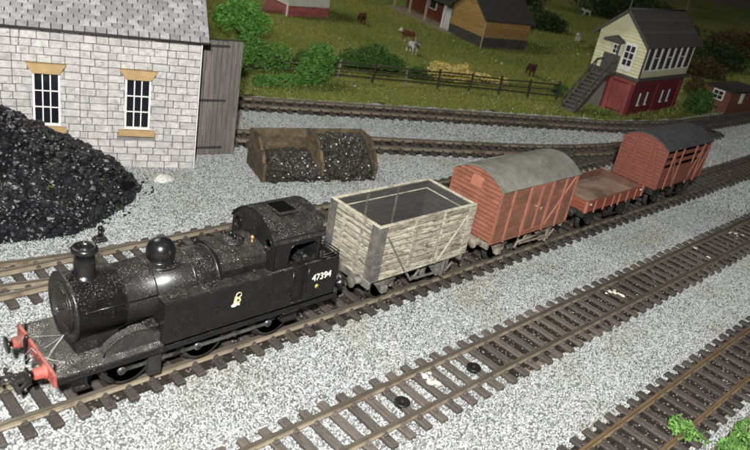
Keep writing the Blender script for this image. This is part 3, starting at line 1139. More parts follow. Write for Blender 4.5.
def plate_mesh(outer, holes, axis, a0, a1):
    """A flat plate with holes; outer and holes are lists of Vectors (u, w, 0)."""
    from mathutils.geometry import tessellate_polygon
    loops = [outer] + holes
    tris = tessellate_polygon(loops)
    flat = [p for lp in loops for p in lp]

    def P(p, h):
        return {'Y': (p.x, h, p.y), 'X': (h, p.x, p.y)}[axis]
    n = len(flat)
    vs = [P(p, a0) for p in flat] + [P(p, a1) for p in flat]
    fs = [tuple(q) for q in tris] + [tuple(i + n for i in q)[::-1] for q in tris]
    o = 0
    for lp in loops:
        k = len(lp)
        for i in range(k):
            fs.append((o + i, o + (i + 1) % k, n + o + (i + 1) % k, n + o + i))
        o += k
    return MB().add(vs, fs)


def cabside(t, poly, hole, s):
    a0, a1 = sorted((s * 1.26, s * 1.32))
    pm = plate_mesh([Vector((x, z, 0)) for x, z in poly], [[Vector((x, z, 0)) for x, z in hole]], 'Y', a0, a1)
    o = pm.build('cab_side', BLACK, t)
    MB().tube([(x, s * 1.325, z) for x, z in hole + hole[:2]], 0.022, 6, False).build('opening_beading', BLACKC, o)
    return o


COALM = mat('coal', (0.013, 0.0135, 0.0155), 0.36, 0.5, 2.2, bump=0.9, bscale=6, spec=0.55, dust=0.14, dscale=9)
build_loco()


# ================================================================== WAGONS
def underframe(t, L, solem, wheelb, W=3.0, z0=1.3, brake=True, blackframe=False):
    """Wagon running gear; x runs 0..L"""
    um = solem
    for s in (-1, 1):
        MB().box((0.05, s * 1.12 - 0.07, z0 - 0.30), (L - 0.05, s * 1.12 + 0.07, z0), 0.01).build('solebar', um, t)
    for x in (0.0, L - 0.12):
        MB().box((x, -1.45, z0 - 0.32), (x + 0.12, 1.45, z0), 0.012).build('headstock', um, t)
    for x, d in ((0.0, -1), (L, 1)):
        for s in (-1, 1):
            b = MB().lathe([(0.22, 0), (0.17, d * 0.06), (0.14, d * 0.30)], (x, s * 0.86, z0 - 0.12), 'X', 14)
            b.lathe([(0.08, d * 0.28), (0.08, d * 0.42), (0.25, d * 0.44), (0.24, d * 0.50), (0.0, d * 0.52)], (x, s * 0.86, z0 - 0.12), 'X', 16)
            b.build('buffer', um, t)
        c = MB().box((min(x, x + d * 0.6), -0.14, 0.62), (max(x, x + d * 0.6), 0.14, 0.74), 0.02).bar((x + d * 0.55, -0.5, 0.68), (x + d * 0.55, 0.5, 0.68), 0.08, 0.12)
        c.build('coupling', DARK, t)
    ax = (L / 2 - wheelb / 2, L / 2 + wheelb / 2)
    for x in ax:
        for s in (-1, 1):
            a, b = MB(), MB()
            wheel_mesh(a, b, 0.60, 0.2, 8, 0.08)
            w = bpy.data.objects.new('wheel', None)
            COL.objects.link(w)
            w.parent = t
            w.location = (x, s * 0.92, 0.61)
            w.rotation_euler = (0, 0, 0 if s < 0 else math.pi)
            a.build('tyre', WHEELM, w)
            b.build('wheel_centre', DARK, w)
            g = MB().prism([(x - 0.62, z0 - 0.30), (x + 0.62, z0 - 0.30), (x + 0.22, 0.55), (x + 0.14, 0.42), (x - 0.14, 0.42), (x - 0.22, 0.55)], min(s * 1.06, s * 1.10), max(s * 1.06, s * 1.10), 'Y')
            ag = g.build('axle_guard', um, t)
            MB().box((x - 0.17, min(s * 1.10, s * 1.30), 0.42), (x + 0.17, max(s * 1.10, s * 1.30), 0.78), 0.04).build('axle_box', um, ag)
            sp = MB()
            for i in range(4):
                sp.box((x - 0.60 + i * 0.12, min(s * 1.12, s * 1.22), 0.80 + (3 - i) * 0.05), (x + 0.60 - i * 0.12, max(s * 1.12, s * 1.22), 0.84 + (3 - i) * 0.05))
            sp.build('leaf_spring', um, ag)
        MB().tube([(x, -0.9, 0.61), (x, 0.9, 0.61)], 0.09, 8).build('axle', DARK, t)
    if brake:
        m = L / 2
        for s in (-1, 1):
            y = s * 1.30
            bl = MB().bar((m - 0.2, y, 0.75), (L - 0.75, y, 0.62), 0.06, 0.10).bar((L - 0.75, y, 0.62), (L - 0.45, y, 0.95), 0.06, 0.09)
            bl.build('brake_lever', um, t)
            bl = MB().bar((L - 1.1, y, 0.35), (L - 1.02, y, z0 - 0.05), 0.05, 0.12).bar((L - 0.85, y, 0.42), (L - 0.80, y, z0 - 0.05), 0.05, 0.05)
            bl.build('lever_guide', um, t)
            vh = MB().bar((m - 0.45, y - s * 0.08, z0 - 0.3), (m - 0.1, y - s * 0.08, 0.62), 0.07, 0.09).bar((m + 0.35, y - s * 0.08, z0 - 0.3), (m, y - s * 0.08, 0.62), 0.07, 0.09)
            vh.build('brake_hanger', um, t)
            for q in (-1, 1):
                MB().box((m + q * (wheelb / 2 - 0.70) - 0.09, s * 0.9 - 0.1, 0.40), (m + q * (wheelb / 2 - 0.70) + 0.09, s * 0.9 + 0.1, 0.95), 0.03).build('brake_shoe', um, t)


def open_wagon():
    L, W, Z0, Z1 = 5.92, 3.0, 1.45, 3.92
    t = thing('open_wagon', 'weathered cream planked open wagon with empty dark inside, coupled behind the locomotive', 'wagon', (6.95, 0, 0))
    wood = mat('weathered cream planks', (0.39, 0.362, 0.29), 0.8, 0.35, 3.5, stretch=(0.5, 0.5, 2.2), rand=0.32, stain=(0.12, 0.09, 0.06), stain_amt=0.45, sscale=5.5, bump=0.4)
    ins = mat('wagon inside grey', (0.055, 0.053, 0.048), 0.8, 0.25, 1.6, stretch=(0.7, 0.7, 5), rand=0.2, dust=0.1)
    iron = mat('wagon iron grey', (0.095, 0.092, 0.088), 0.65, 0.3, 3, dust=0.3, dscale=24, stain=(0.18, 0.155, 0.125), stain_amt=0.5, sscale=2.5)
    crm = mat('wagon capping cream', (0.48, 0.45, 0.35), 0.7, 0.25, 4, stain=(0.18, 0.14, 0.095), stain_amt=0.45)
    NP = 9
    ph = (Z1 - 0.06 - Z0) / NP
    yo = W / 2
    rnd = random.Random(12)
    # each side and end is its own run of planks
    for s in (-1, 1):
        for k in range(NP):
            z = Z0 + k * ph
            d = rnd.uniform(-0.008, 0.008)
            y0, y1 = sorted((s * (yo - 0.11), s * (yo + d)))
            MB().box((0.02, y0, z + 0.034), (L - 0.02, y1, z + ph - 0.034), 0.014).build('side_plank', wood, t)
        MB().box((0.10, min(s * (yo - 0.112), s * (yo - 0.15)), Z0), (L - 0.10, max(s * (yo - 0.112), s * (yo - 0.15)), Z1 - 0.09)).build('inner_side', ins, t)
    for x, d in ((0.0, -1), (L, 1)):
        for k in range(NP):
            z = Z0 + k * ph
            e = rnd.uniform(-0.008, 0.008)
            x0, x1 = sorted((x - d * 0.11, x + d * e))
            MB().box((x0, -yo + 0.12, z + 0.034), (x1, yo - 0.12, z + ph - 0.034), 0.014).build('end_plank', wood, t)
        MB().box((min(x - d * 0.112, x - d * 0.15), -yo + 0.155, Z0), (max(x - d * 0.112, x - d * 0.15), yo - 0.155, Z1 - 0.09)).build('inner_end', ins, t)
    MB().box((0.12, -yo + 0.12, Z0 - 0.1), (L - 0.12, yo - 0.12, Z0 + 0.08)).build('floor', ins, t)
    # capping rail round the top
    for s in (-1, 1):
        MB().box((-0.03, min(s * (yo - 0.13), s * (yo + 0.035)), Z1 - 0.055), (L + 0.03, max(s * (yo - 0.13), s * (yo + 0.035)), Z1), 0.015).build('capping', crm, t)
        MB().box((0.42, min(s * yo, s * (yo + 0.03)), Z1 - 0.45), (L - 0.42, max(s * yo, s * (yo + 0.03)), Z1 - 0.40)).build('top_strip', crm, t)
        MB().box((0.16, min(s * (yo - 0.18), s * (yo - 0.15)), Z1 - 0.44), (L - 0.16, max(s * (yo - 0.18), s * (yo - 0.15)), Z1 - 0.40)).build('inner_strip', crm, t)
    for x, d in ((0, -1), (L, 1)):
        MB().box((min(x - d * 0.13, x + d * 0.035), -yo + 0.131, Z1 - 0.056), (max(x - d * 0.13, x + d * 0.035), yo - 0.131, Z1 - 0.002), 0.015).build('capping', crm, t)
        MB().box((min(x, x + d * 0.03), -yo + 0.42, Z1 - 0.45), (max(x, x + d * 0.03), yo - 0.42, Z1 - 0.40)).build('top_strip', crm, t)
        MB().box((min(x - d * 0.18, x - d * 0.15), -yo + 0.182, Z1 - 0.441), (max(x - d * 0.18, x - d * 0.15), yo - 0.182, Z1 - 0.401)).build('inner_strip', crm, t)
    # corner plates (dark iron wrapped round each corner)
    for x, d in ((0, 1), (L, -1)):
        for s in (-1, 1):
            c = MB().box((min(x - d * 0.03, x + d * 0.42), min(s * (yo + 0.005), s * (yo + 0.035)), Z0 - 0.02), (max(x - d * 0.03, x + d * 0.42), max(s * (yo + 0.005), s * (yo + 0.035)), Z1 - 0.06))
            c.box((min(x - d * 0.035, x - d * 0.005), min(s * (yo - 0.42), s * (yo + 0.004)), Z0 - 0.02), (max(x - d * 0.035, x - d * 0.005), max(s * (yo - 0.42), s * (yo + 0.004)), Z1 - 0.06))
            cp = c.build('corner_plate', iron if x == 0 else wood, t)
            rv = MB()
            for k in range(NP):
                for q in (0.12, 0.32):
                    rv.ico((x + d * q, s * (yo + 0.036), Z0 + (k + .5) * ph), 0.022, jit=0.0)
            rv.build('rivet', iron, cp)
    # straps and diagonals on the sides
    for s in (-1, 1):
        y0 = s * (yo + 0.03)
        for x in (2.05, 3.85):
            MB().bar((x, y0, Z0 - 0.05), (x, y0, Z1 - 0.06), 0.10, 0.05, up=(0, 1, 0)).build('strap', wood, t)
        MB().bar((L - 0.45, y0, Z1 - 0.48), (4.0, y0, Z0 + 0.02), 0.07, 0.035, up=(0, 1, 0)).build('diagonal_strap', crm, t)
        MB().bar((0.50, y0, Z1 - 0.50), (1.95, y0, Z0 + 0.02), 0.07, 0.03, up=(0, 1, 0)).build('diagonal_strap', iron, t)
        # side door
        dr = MB()
        for a, b in (((2.2, Z0 + 0.05), (2.2, Z1 - 0.5)), ((3.7, Z0 + 0.05), (3.7, Z1 - 0.5))):
            dr.bar((a[0], y0, a[1]), (b[0], y0, b[1]), 0.07, 0.03, up=(0, 1, 0))
        dr.build('door_strap', wood, t)
        MB().box((2.95, min(y0, y0 + s * 0.03), 2.2), (3.02, max(y0, y0 + s * 0.03), 2.75)).box((2.80, min(y0, y0 + s * 0.03), 2.45), (3.15, max(y0, y0 + s * 0.03), 2.52)).build('door_latch', wood, t)
        for x in (1.9, 3.75):
            MB().box((x, min(s * (yo - 0.19), s * (yo - 0.15)), Z0), (x + 0.09, max(s * (yo - 0.19), s * (yo - 0.15)), Z1 - 0.06)).build('inner_stanchion', iron if s > 0 else ins, t)
    for x, d in ((0, -1), (L, 1)):
        for y in (-0.55, 0.55):
            MB().bar((x + d * 0.035, y, Z0 - 0.1), (x + d * 0.035, y, Z1 - 0.45), 0.12, 0.07, up=(1, 0, 0)).build('end_stanchion', wood, t)
    MB().box((0.0, -1.48, Z0 - 0.10), (L, 1.48, Z0 - 0.005), 0.01).build('side_rail', crm, t)
    underframe(t, L, GREYU, 3.4, z0=Z0 - 0.11)
    # faded white lettering patch on the lower left of the side
    put('lettering', text_mesh('P 42107', 0.2, 0.006), crm, t, (0.98, -yo - 0.012, Z0 + 0.22), (math.pi / 2, 0, 0))
    return t


def arc_roof(t, x0, x1, yo, ze, zc, m, th=0.06):
    a = roof_arc(-yo, yo, ze, zc, 18)
    ins = [(y * 0.98, z - th) for y, z in a]
    n = len(a)
    mb = MB()
    nx = 10
    vs = []
    for i in range(nx + 1):
        x = x0 + (x1 - x0) * i / nx
        vs += [(x, y, z) for y, z in a]
    fs = [(i * n + k, i * n + k + 1, (i + 1) * n + k + 1, (i + 1) * n + k) for i in range(nx) for k in range(n - 1)]
    mb.add(vs, fs, True)
    mb.prism(a + ins[::-1], x0, x0 + 0.03, 'X')
    mb.prism(a + ins[::-1], x1 - 0.03, x1, 'X')
    mb.prism([(y, z - 0.012) for y, z in a] + ins[::-1], x0 + 0.031, x1 - 0.031, 'X')
    return mb.build('roof', m, t)


RBROWN = mat('bauxite paint', (0.30, 0.114, 0.072), 0.62, 0.2, 2.0, rand=0.08, stain=(0.19, 0.078, 0.05), stain_amt=0.34, sscale=1.6, dust=0.05)
RBROWN_L = mat('bauxite paint pale', (0.36, 0.142, 0.096), 0.6, 0.14, 2.0, stain=(0.28, 0.10, 0.06), stain_amt=0.25)
RBROWN_D = mat('bauxite weathered', (0.245, 0.105, 0.068), 0.7, 0.3, 1.5, stain=(0.15, 0.088, 0.05), stain_amt=0.42)


def end_ribs(t, x, d, W, z0, ze, zc, n, m, gap=0.03, depth=0.05, name='end_plank'):
    """planks across a curved-topped end"""
    ph = (zc - z0) / n
    for k in range(n):
        za, zb = z0 + k * ph, z0 + (k + 1) * ph - gap

        def half(z):
            if z <= ze:
                return W / 2
            return W / 2 * math.sqrt(max(0.0, 1 - (z - ze) / (zc - ze)))
        ha, hb = half(za), half(zb)
        if ha < 0.15:
            continue
        hb = max(hb, 0.05)
        poly = [(-ha, za), (ha, za), (hb, zb), (-hb, zb)]
        MB().prism(poly, min(x, x + d * depth), max(x, x + d * depth), 'X').build(name, m, t)


def covered_van():
    L, W, Z0, ZE, ZC = 6.5, 3.1, 1.5, 4.2, 4.86
    t = thing('covered_van', 'red-brown covered goods van with a pale grey curved roof', 'wagon', (14.72, 0, 0))
    yo = W / 2
    body = MB().prism([(-yo + 0.05, Z0), (yo - 0.05, Z0)] + [(y * 0.965, z - 0.05) for y, z in roof_arc(-yo, yo, ZE, ZC)][::-1], 0.06, L - 0.06, 'X')
    body.build('body', RBROWN_D, t)
    for x, d in ((0.06, -1), (L - 0.06, 1)):
        end_ribs(t, x, d, W - 0.1, Z0, ZE, ZC - 0.06, 15, RBROWN, 0.055, 0.07)
        for s in (-1, 1):
            MB().box((min(x, x + d * 0.09), min(s * (yo - 0.10), s * (yo + 0.02)), Z0), (max(x, x + d * 0.09), max(s * (yo - 0.10), s * (yo + 0.02)), ZE + 0.02), 0.01).build('corner_post', RBROWN, t)
        vv = MB().prism([(min(x, x + d * 0.02), 4.40), (max(x, x + d * 0.02), 4.40), (x + d * 0.13, 4.30), (x + d * 0.20, 3.85), (x, 3.85)] if d < 0 else [(x, 4.40), (x, 3.85), (x + d * 0.20, 3.85), (x + d * 0.13, 4.30)], -0.34, 0.34, 'Y')
        vv.build('ventilator_hood', RBROWN_L, t)
    # sides: horizontal planks in panels, posts, door
    for s in (-1, 1):
        n = 9
        ph = (ZE - Z0) / n
        rnd = random.Random(4)
        for k in range(n):
            z = Z0 + k * ph
            for xa, xb in ((0.13, 2.30), (4.25, L - 0.13)):
                y0, y1 = sorted((s * (yo - 0.05), s * (yo - 0.02 + rnd.uniform(-0.006, 0.006))))
                MB().box((xa, y0, z + 0.01), (xb, y1, z + ph - 0.01), 0.006).build('side_plank', RBROWN_D, t)
        # plywood doors
        for xa, xb in ((2.42, 3.30), (3.34, 4.13)):
            y0, y1 = sorted((s * (yo - 0.05), s * (yo + 0.0)))
            dd = MB().box((xa, y0, Z0 + 0.12), (xb, y1, ZE - 0.12), 0.01).build('door', RBROWN_D, t)
            fr = MB()
            y = s * (yo + 0.012)
            for a, b in (((xa + .03, Z0 + .14), (xb - .03, Z0 + .14)), ((xa + .03, ZE - .14), (xb - .03, ZE - .14)), ((xa + .03, Z0 + .14), (xa + .03, ZE - .14)), ((xb - .03, Z0 + .14), (xb - .03, ZE - .14))):
                fr.bar((a[0], y, a[1]), (b[0], y, b[1]), 0.06, 0.03, up=(0, 1, 0))
            fr.build('door_frame', RBROWN_L, dd)
        MB().box((3.28, min(s * yo, s * (yo + 0.05)), 2.55), (3.36, max(s * yo, s * (yo + 0.05)), 3.2)).build('door_bar', RBROWN_L, t)
        y = s * (yo + 0.01)
        for x in (0.98, 2.32, 4.23, 5.42):
            MB().bar((x, y, Z0 - 0.12), (x, y, ZE), 0.11, 0.07, up=(0, 1, 0)).build('side_post', RBROWN_L, t)
        MB().bar((4.30, y, Z0 + 0.05), (L - 0.25, y, ZE - 0.1), 0.10, 0.06, up=(0, 1, 0)).build('diagonal_brace', RBROWN_L, t)
        MB().bar((2.25, y, Z0 + 0.05), (0.30, y, ZE - 0.1), 0.06, 0.035, up=(0, 1, 0)).build('diagonal_brace', RBROWN_D, t)
        MB().box((2.36, min(y, y + s * 0.05), ZE - 0.10), (4.19, max(y, y + s * 0.05), ZE - 0.02)).build('door_track', RBROWN_L, t)
        MB().box((0.0, min(s * (yo - 0.1), s * (yo + 0.02)), Z0 - 0.08), (L, max(s * (yo - 0.1), s * (yo + 0.02)), Z0 - 0.001), 0.01).build('side_rail', RBROWN_D, t)
    MB().box((3.02, -yo - 0.008, 2.95), (3.22, -yo - 0.001, 2.98)).box((3.55, -yo - 0.008, 2.75), (3.75, -yo - 0.001, 2.78)).box((3.6, -yo - 0.008, 2.66), (3.72, -yo - 0.001, 2.685)).build('chalk_mark', CREAML, t)
    ROOFG = mat('van roof grey', (0.21, 0.208, 0.18), 0.75, 0.22, 1.2, stain=(0.14, 0.135, 0.11), stain_amt=0.45, dust=0.0, dscale=6, bump=0.12)
    rf = arc_roof(t, -0.10, L + 0.10, yo + 0.08, ZE, ZC, ROOFG)
    for s in (-1, 1):   # curved rain strip above the doors
        pts = []
        for i in range(13):
            u = i / 12
            x = 2.0 + 2.6 * u
            q = 0.80 - 0.20 * (1 - (2 * u - 1) ** 2) + 0.10
            y = s * (yo + 0.08) * q
            z = ZE + (ZC - ZE) * (1 - q * q) + 0.012
            pts.append((x, y, z))
        MB().tube(pts, 0.028, 6).build('rain_strip', ROOFG, rf)
    underframe(t, L, TANU, 3.7, z0=Z0 - 0.09)
    for s in (-1, 1):
        MB().tube([(2.5, s * 1.38, 0.62), (2.6, s * 1.38, 0.95), (4.9, s * 1.38, 1.0)], 0.07, 8).build('safety_loop', TANU, t)
    return t


def low_wagon():
    L, W, Z0, Z1 = 6.5, 3.0, 1.50, 2.14
    t = thing('low_sided_wagon', 'low-sided red-brown wagon with an empty floor between the two vans', 'wagon', (23.30, 0, 0))
    org = mat('low wagon red', (0.24, 0.07, 0.038), 0.6, 0.16, 2, stretch=(1, 1, 4), rand=0.12, dust=0.04)
    inn = mat('low wagon inside', (0.13, 0.062, 0.042), 0.7, 0.2, 2, rand=0.1)
    flr = mat('low wagon floor', (0.27, 0.185, 0.14), 0.8, 0.2, 1, stain=(0.12, 0.075, 0.055), stain_amt=0.38, sscale=0.35)
    yo = W / 2
    for s in (-1, 1):
        ph = (Z1 - Z0) / 3
        for k in range(3):
            y0, y1 = sorted((s * (yo - 0.10), s * (yo + random.uniform(-0.006, 0.006))))
            MB().box((0.02, y0, Z0 + k * ph + 0.008), (L - 0.02, y1, Z0 + (k + 1) * ph - 0.008), 0.012).build('side_plank', org, t)
        MB().box((0.12, min(s * (yo - 0.14), s * (yo - 0.102)), Z0), (L - 0.12, max(s * (yo - 0.14), s * (yo - 0.102)), Z1 - 0.01)).build('inner_side', inn, t)
        for x in (0.9, 1.9, 2.9, 3.6, 4.6, 5.6):
            MB().bar((x, s * (yo + 0.025), Z0 - 0.10), (x, s * (yo + 0.025), Z1 - 0.02), 0.09, 0.05, up=(0, 1, 0)).build('strap', RBROWN_L, t)
        for x in (0.05, L - 0.05):
            MB().box((x - 0.09, min(s * (yo - 0.11), s * (yo + 0.04)), Z0 - 0.02), (x + 0.09, max(s * (yo - 0.11), s * (yo + 0.04)), Z1 + 0.02), 0.015).build('corner_post', RBROWN_L, t)
        for x in (0.35, L - 0.35):
            MB().box((x - 0.06, min(s * yo, s * (yo + 0.05)), Z1 - 0.20), (x + 0.06, max(s * yo, s * (yo + 0.05)), Z1 - 0.12)).build('latch', CREAML, t)
    for x, d in ((0, -1), (L, 1)):
        for k in range(3):
            ph = (Z1 - Z0) / 3
            MB().box((min(x, x - d * 0.10), -yo + 0.11, Z0 + k * ph + 0.008), (max(x, x - d * 0.10), yo - 0.11, Z0 + (k + 1) * ph - 0.008), 0.012).build('end_plank', org, t)
        MB().box((min(x - d * 0.102, x - d * 0.14), -yo + 0.142, Z0), (max(x - d * 0.102, x - d * 0.14), yo - 0.142, Z1 - 0.012)).build('inner_end', inn, t)
    MB().box((0.14, -yo + 0.14, Z0 - 0.1), (L - 0.14, yo - 0.14, Z0 + 0.22)).build('floor', flr, t)
    n = 12
    underframe(t, L, DARK, 3.7, z0=Z0 - 0.02)
    return t


def cattle_wagon():
    L, W, Z0, ZE, ZC = 6.55, 3.1, 1.62, 4.25, 4.86
    t = thing('cattle_wagon', 'red-brown cattle wagon with slatted sides and a charcoal curved roof, last of the train', 'wagon', (31.48, 0, 0))
    yo = W / 2
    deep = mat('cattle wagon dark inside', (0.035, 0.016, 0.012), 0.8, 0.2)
    red = mat('cattle wagon red', (0.215, 0.07, 0.05), 0.6, 0.15, 2, stretch=(1, 1, 3), rand=0.07, stain=(0.21, 0.06, 0.04), stain_amt=0.3)
    for x, d in ((0.06, -1), (L - 0.06, 1)):
        end_ribs(t, x, d, W - 0.1, Z0, ZE, ZC - 0.05, 14, red, 0.018, 0.05)
        for s in (-1, 1):
            MB().box((min(x, x + d * 0.08), min(s * (yo - 0.10), s * (yo + 0.02)), Z0), (max(x, x + d * 0.08), max(s * (yo - 0.10), s * (yo + 0.02)), ZE), 0.01).build('corner_post', red, t)
            MB().bar((x + d * 0.07, s * 1.30, Z0), (x + d * 0.07, s * 0.62, ZE + 0.25), 0.12, 0.05, up=(1, 0, 0)).build('end_brace', red, t)
            MB().bar((x + d * 0.07, s * 0.5, Z0 - 0.1), (x + d * 0.07, s * 0.5, ZE + 0.2), 0.10, 0.04, up=(1, 0, 0)).build('end_stanchion', red, t)
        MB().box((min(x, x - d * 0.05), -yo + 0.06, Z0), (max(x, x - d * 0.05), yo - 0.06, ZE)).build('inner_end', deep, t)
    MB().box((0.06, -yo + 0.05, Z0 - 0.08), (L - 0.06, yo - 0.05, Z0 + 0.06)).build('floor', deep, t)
    for s in (-1, 1):
        ph = 0.20
        for k in range(7):      # close planked lower half
            MB().box((0.12, min(s * (yo - 0.09), s * (yo - 0.02)), Z0 + k * ph + 0.008), (L - 0.12, max(s * (yo - 0.09), s * (yo - 0.02)), Z0 + (k + 1) * ph - 0.008), 0.008).build('side_plank', red, t)
        for z in (3.25, 3.72):     # open slats above
            MB().box((0.12, min(s * (yo - 0.09), s * (yo - 0.02)), z), (L - 0.12, max(s * (yo - 0.09), s * (yo - 0.02)), z + 0.24), 0.008).build('side_slat', red, t)
        MB().box((0.12, min(s * (yo - 0.09), s * (yo - 0.02)), ZE - 0.10), (L - 0.12, max(s * (yo - 0.09), s * (yo - 0.02)), ZE - 0.01), 0.008).build('top_rail', red, t)
        y = s * (yo + 0.015)
        for x in (1.1, 2.3, 4.25, 5.45):
            MB().bar((x, y, Z0 - 0.12), (x, y, ZE - 0.04), 0.12, 0.07, up=(0, 1, 0)).build('side_post', RBROWN, t)
        MB().bar((4.30, y, Z0 + 0.05), (5.40, y, ZE - 0.3), 0.09, 0.05, up=(0, 1, 0)).build('diagonal_brace', RBROWN, t)
        MB().bar((2.25, y, Z0 + 0.05), (1.15, y, ZE - 0.3), 0.09, 0.05, up=(0, 1, 0)).build('diagonal_brace', RBROWN, t)
        MB().bar((5.5, y, Z0 + 0.05), (6.45, y, ZE - 0.3), 0.09, 0.05, up=(0, 1, 0)).build('diagonal_brace', RBROWN, t)
        MB().box((2.36, min(y, y + s * 0.03), Z0 + 0.1), (4.19, max(y, y + s * 0.03), 3.0)).build('drop_door', red, t)
    ROOFD = mat('cattle wagon roof', (0.062, 0.063, 0.066), 0.7, 0.25, 1.5, dust=0.08, bump=0.1)
    arc_roof(t, -0.10, L + 0.10, yo + 0.08, ZE, ZC, ROOFD)
    underframe(t, L, DARK, 3.7, z0=Z0 - 0.10)
    return t


open_wagon()
covered_van()
low_wagon()
cattle_wagon()


# ================================================================== STONE BUILDING
def stone_building():
    t = thing('stone_building', 'pale grey stone railway building with slate roof and two small-paned windows', 'building', BC, WALLR)
    stone = mat('pale dressed stone', (0.53, 0.515, 0.495), 0.85, 0.2, 1.8, rand=0.11, hue=0.012, stain=(0.30, 0.29, 0.28), stain_amt=0.30, sscale=2.6, bump=1.0, bscale=4.5)
    mort = mat('mortar', (0.17, 0.165, 0.16), 0.9, 0.2, 3, bump=0.3)
    X0, H = -11.6, 7.37
    D = 9.0
    # core walls
    wins = [(-3.74, -2.44), (-8.12, -6.84)]
    zw0, zw1 = 2.14, 4.92
    bays = [(-4.58, -1.70), (-9.0, -5.92)]
    outer = [Vector(p) for p in ((X0, 0, 0), (0, 0, 0), (0, H, 0), (X0, H, 0))]
    holes = [[Vector((a, zw0, 0)), Vector((b, zw0, 0)), Vector((b, zw1, 0)), Vector((a, zw1, 0))] for a, b in wins]
    wall = plate_mesh(outer, holes, 'Y', 0.10, 0.45).build('wall', mort, t)
    MB().box((X0, 0.45, 0), (X0 + 0.3, D, H)).build('wall', mort, t)
    gb = MB().prism([(0.45, 0), (D, 0), (D, H), (D / 2, H + 3.9), (0.45, H + 0.2)], -0.35, -0.005, 'X').build('wall', stone, t)
    MB().box((X0, D - 0.3, 0), (-0.36, D - 0.001, H)).build('wall', mort, t)
    # stones, course by course: proud pilasters and plinth, recessed bays
    unit = MB().box((0, 0, 0), (1, 1, 1)).mesh('stone')
    # a bevelled stone; scaled per piece
    unit = MB().box((0, 0, 0), (1, 0.5, 0.5), 0.035).mesh('stone')
    unit.materials.append(stone)
    rnd = random.Random(21)
    ch = H / 19
    for r in range(19):
        z = r * ch
        x = 0.0
        off = rnd.uniform(0.2, 0.7)
        first = True
        while x > X0:
            w = (off if r % 2 else rnd.uniform(0.55, 0.95)) if first else rnd.uniform(0.55, 1.0)
            first = False
            xa = max(x - w, X0)
            # clip at bay edges so that the step stands straight
            for e in (-1.70, -4.58, -5.92, -9.0):
                if z > 1.2 and xa < e - 0.001 < x - 0.12 and e - xa > 0.0:
                    if e - xa < 0.25 or x - e > 0.25:
                        xa = e
                    break
            inbay = any(a - 0.01 <= xa and x <= b + 0.01 for a, b in bays) and 1.2 < z < 6.1
            proud = 0.0 if inbay else 0.09
            if z < 1.2:
                proud = 0.13
            zt, zb = z + ch - 0.020, z + 0.020
            segs = [(xa + 0.016, x - 0.016)]
            for a, b in wins:
                if zt > zw0 - 0.36 + 0.02 and zb < zw1 + 0.49:
                    a2, b2 = (a, b)
                    if zb >= zw1 - 0.05:
                        a2, b2 = a - 0.22, b + 0.22
                    elif zt <= zw0 + 0.05:
                        a2, b2 = a - 0.34, b + 0.32
                    ns = []
                    for p, q in segs:
                        if q <= a2 or p >= b2:
                            ns.append((p, q))
                        else:
                            if p < a2 - 0.06:
                                ns.append((p, a2))
                            if q > b2 + 0.06:
                                ns.append((b2, q))
                    segs = ns
            for p, q in segs:
                if q - p < 0.05:
                    continue
                pr = proud + rnd.uniform(-0.025, 0.035)
                put('stone', unit, None, wall, (p, 0.101 - (0.10 + pr), zb), None, (q - p, 2 * (0.10 + pr), 2 * (zt - zb)))
            x = xa
    # quoin edge: the white card edge of the kit
    MB().box((-0.004, -0.10, 0), (0.05, 0.35, H), 0.0).build('corner_strip', mat('white card edge', (0.74, 0.73, 0.69), 0.8, 0.1), t)
    buff = mat('buff sandstone', (0.44, 0.30, 0.145), 0.8, 0.15, 2, bump=0.3, stain=(0.42, 0.26, 0.12), stain_amt=0.3)
    white = mat('window white', (0.80, 0.80, 0.76), 0.5, 0.05)
    glass = mat('window glass dark', (0.012, 0.014, 0.018), 0.12, 0.2, spec=0.6)
    for a, b in wins:
        w = bpy.data.objects.new('window', None)
        COL.objects.link(w)
        w.parent = t
        w.location = ((a + b) / 2, 0, zw0)
        hw, hh = (b - a) / 2, zw1 - zw0
        # flared lintel of five voussoirs
        top, bot = hw + 0.30, hw - 0.02
        n = 1
        for k in range(n):
            u0, u1 = -1 + 2 * k / n, -1 + 2 * (k + 1) / n
            key = 0.0
            MB().prism([(u0 * bot + 0.008, hh), (u1 * bot - 0.008, hh), (u1 * top - 0.008, hh + 0.50 + key), (u0 * top + 0.008, hh + 0.50 + key)], -0.17, 0.09, 'Y').build('lintel_stone', buff, w)
        MB().box((-hw - 0.30, -0.16, -0.34), (hw + 0.28, 0.09, -0.01), 0.02).build('sill', buff, w)
        MB().box((-hw, 0.22, 0), (hw, 0.25, hh)).build('backing', glass, w)
        fr = MB()
        for xa, xb in ((-hw, -hw + 0.10), (hw - 0.10, hw)):
            fr.box((xa, 0.06, 0), (xb, 0.16, hh))
        fr.box((-hw + 0.101, 0.061, 0), (hw - 0.101, 0.159, 0.13)).box((-hw + 0.101, 0.061, hh - 0.09), (hw - 0.101, 0.159, hh))
        fr.build('frame', white, w)
        iw = (2 * hw - 0.2) / 3
        ih = (hh - 0.22) / 3
        bars = MB()
        for k in (1, 2):
            bars.box((-hw + 0.1 + k * iw - 0.03, 0.09, 0.131), (-hw + 0.1 + k * iw + 0.03, 0.15, hh - 0.091))
        for k in (1, 2):
            bars.box((-hw + 0.102, 0.085, 0.13 + k * ih - 0.03), (hw - 0.102, 0.145, 0.13 + k * ih + 0.03))
        bars.build('glazing_bar', white, w)
        for i in range(3):
            for j in range(3):
                xx = -hw + 0.1 + i * iw
                zz = 0.13 + j * ih
                MB().box((xx + 0.031, 0.125, zz + 0.031), (xx + iw - 0.031, 0.135, zz + ih - 0.031)).build('pane', glass, w, rot=(random.gauss(0, 0.01), 0, random.gauss(0, 0.02)))
    # roof slope with slates
    sl = R(40)
    roof = MB()
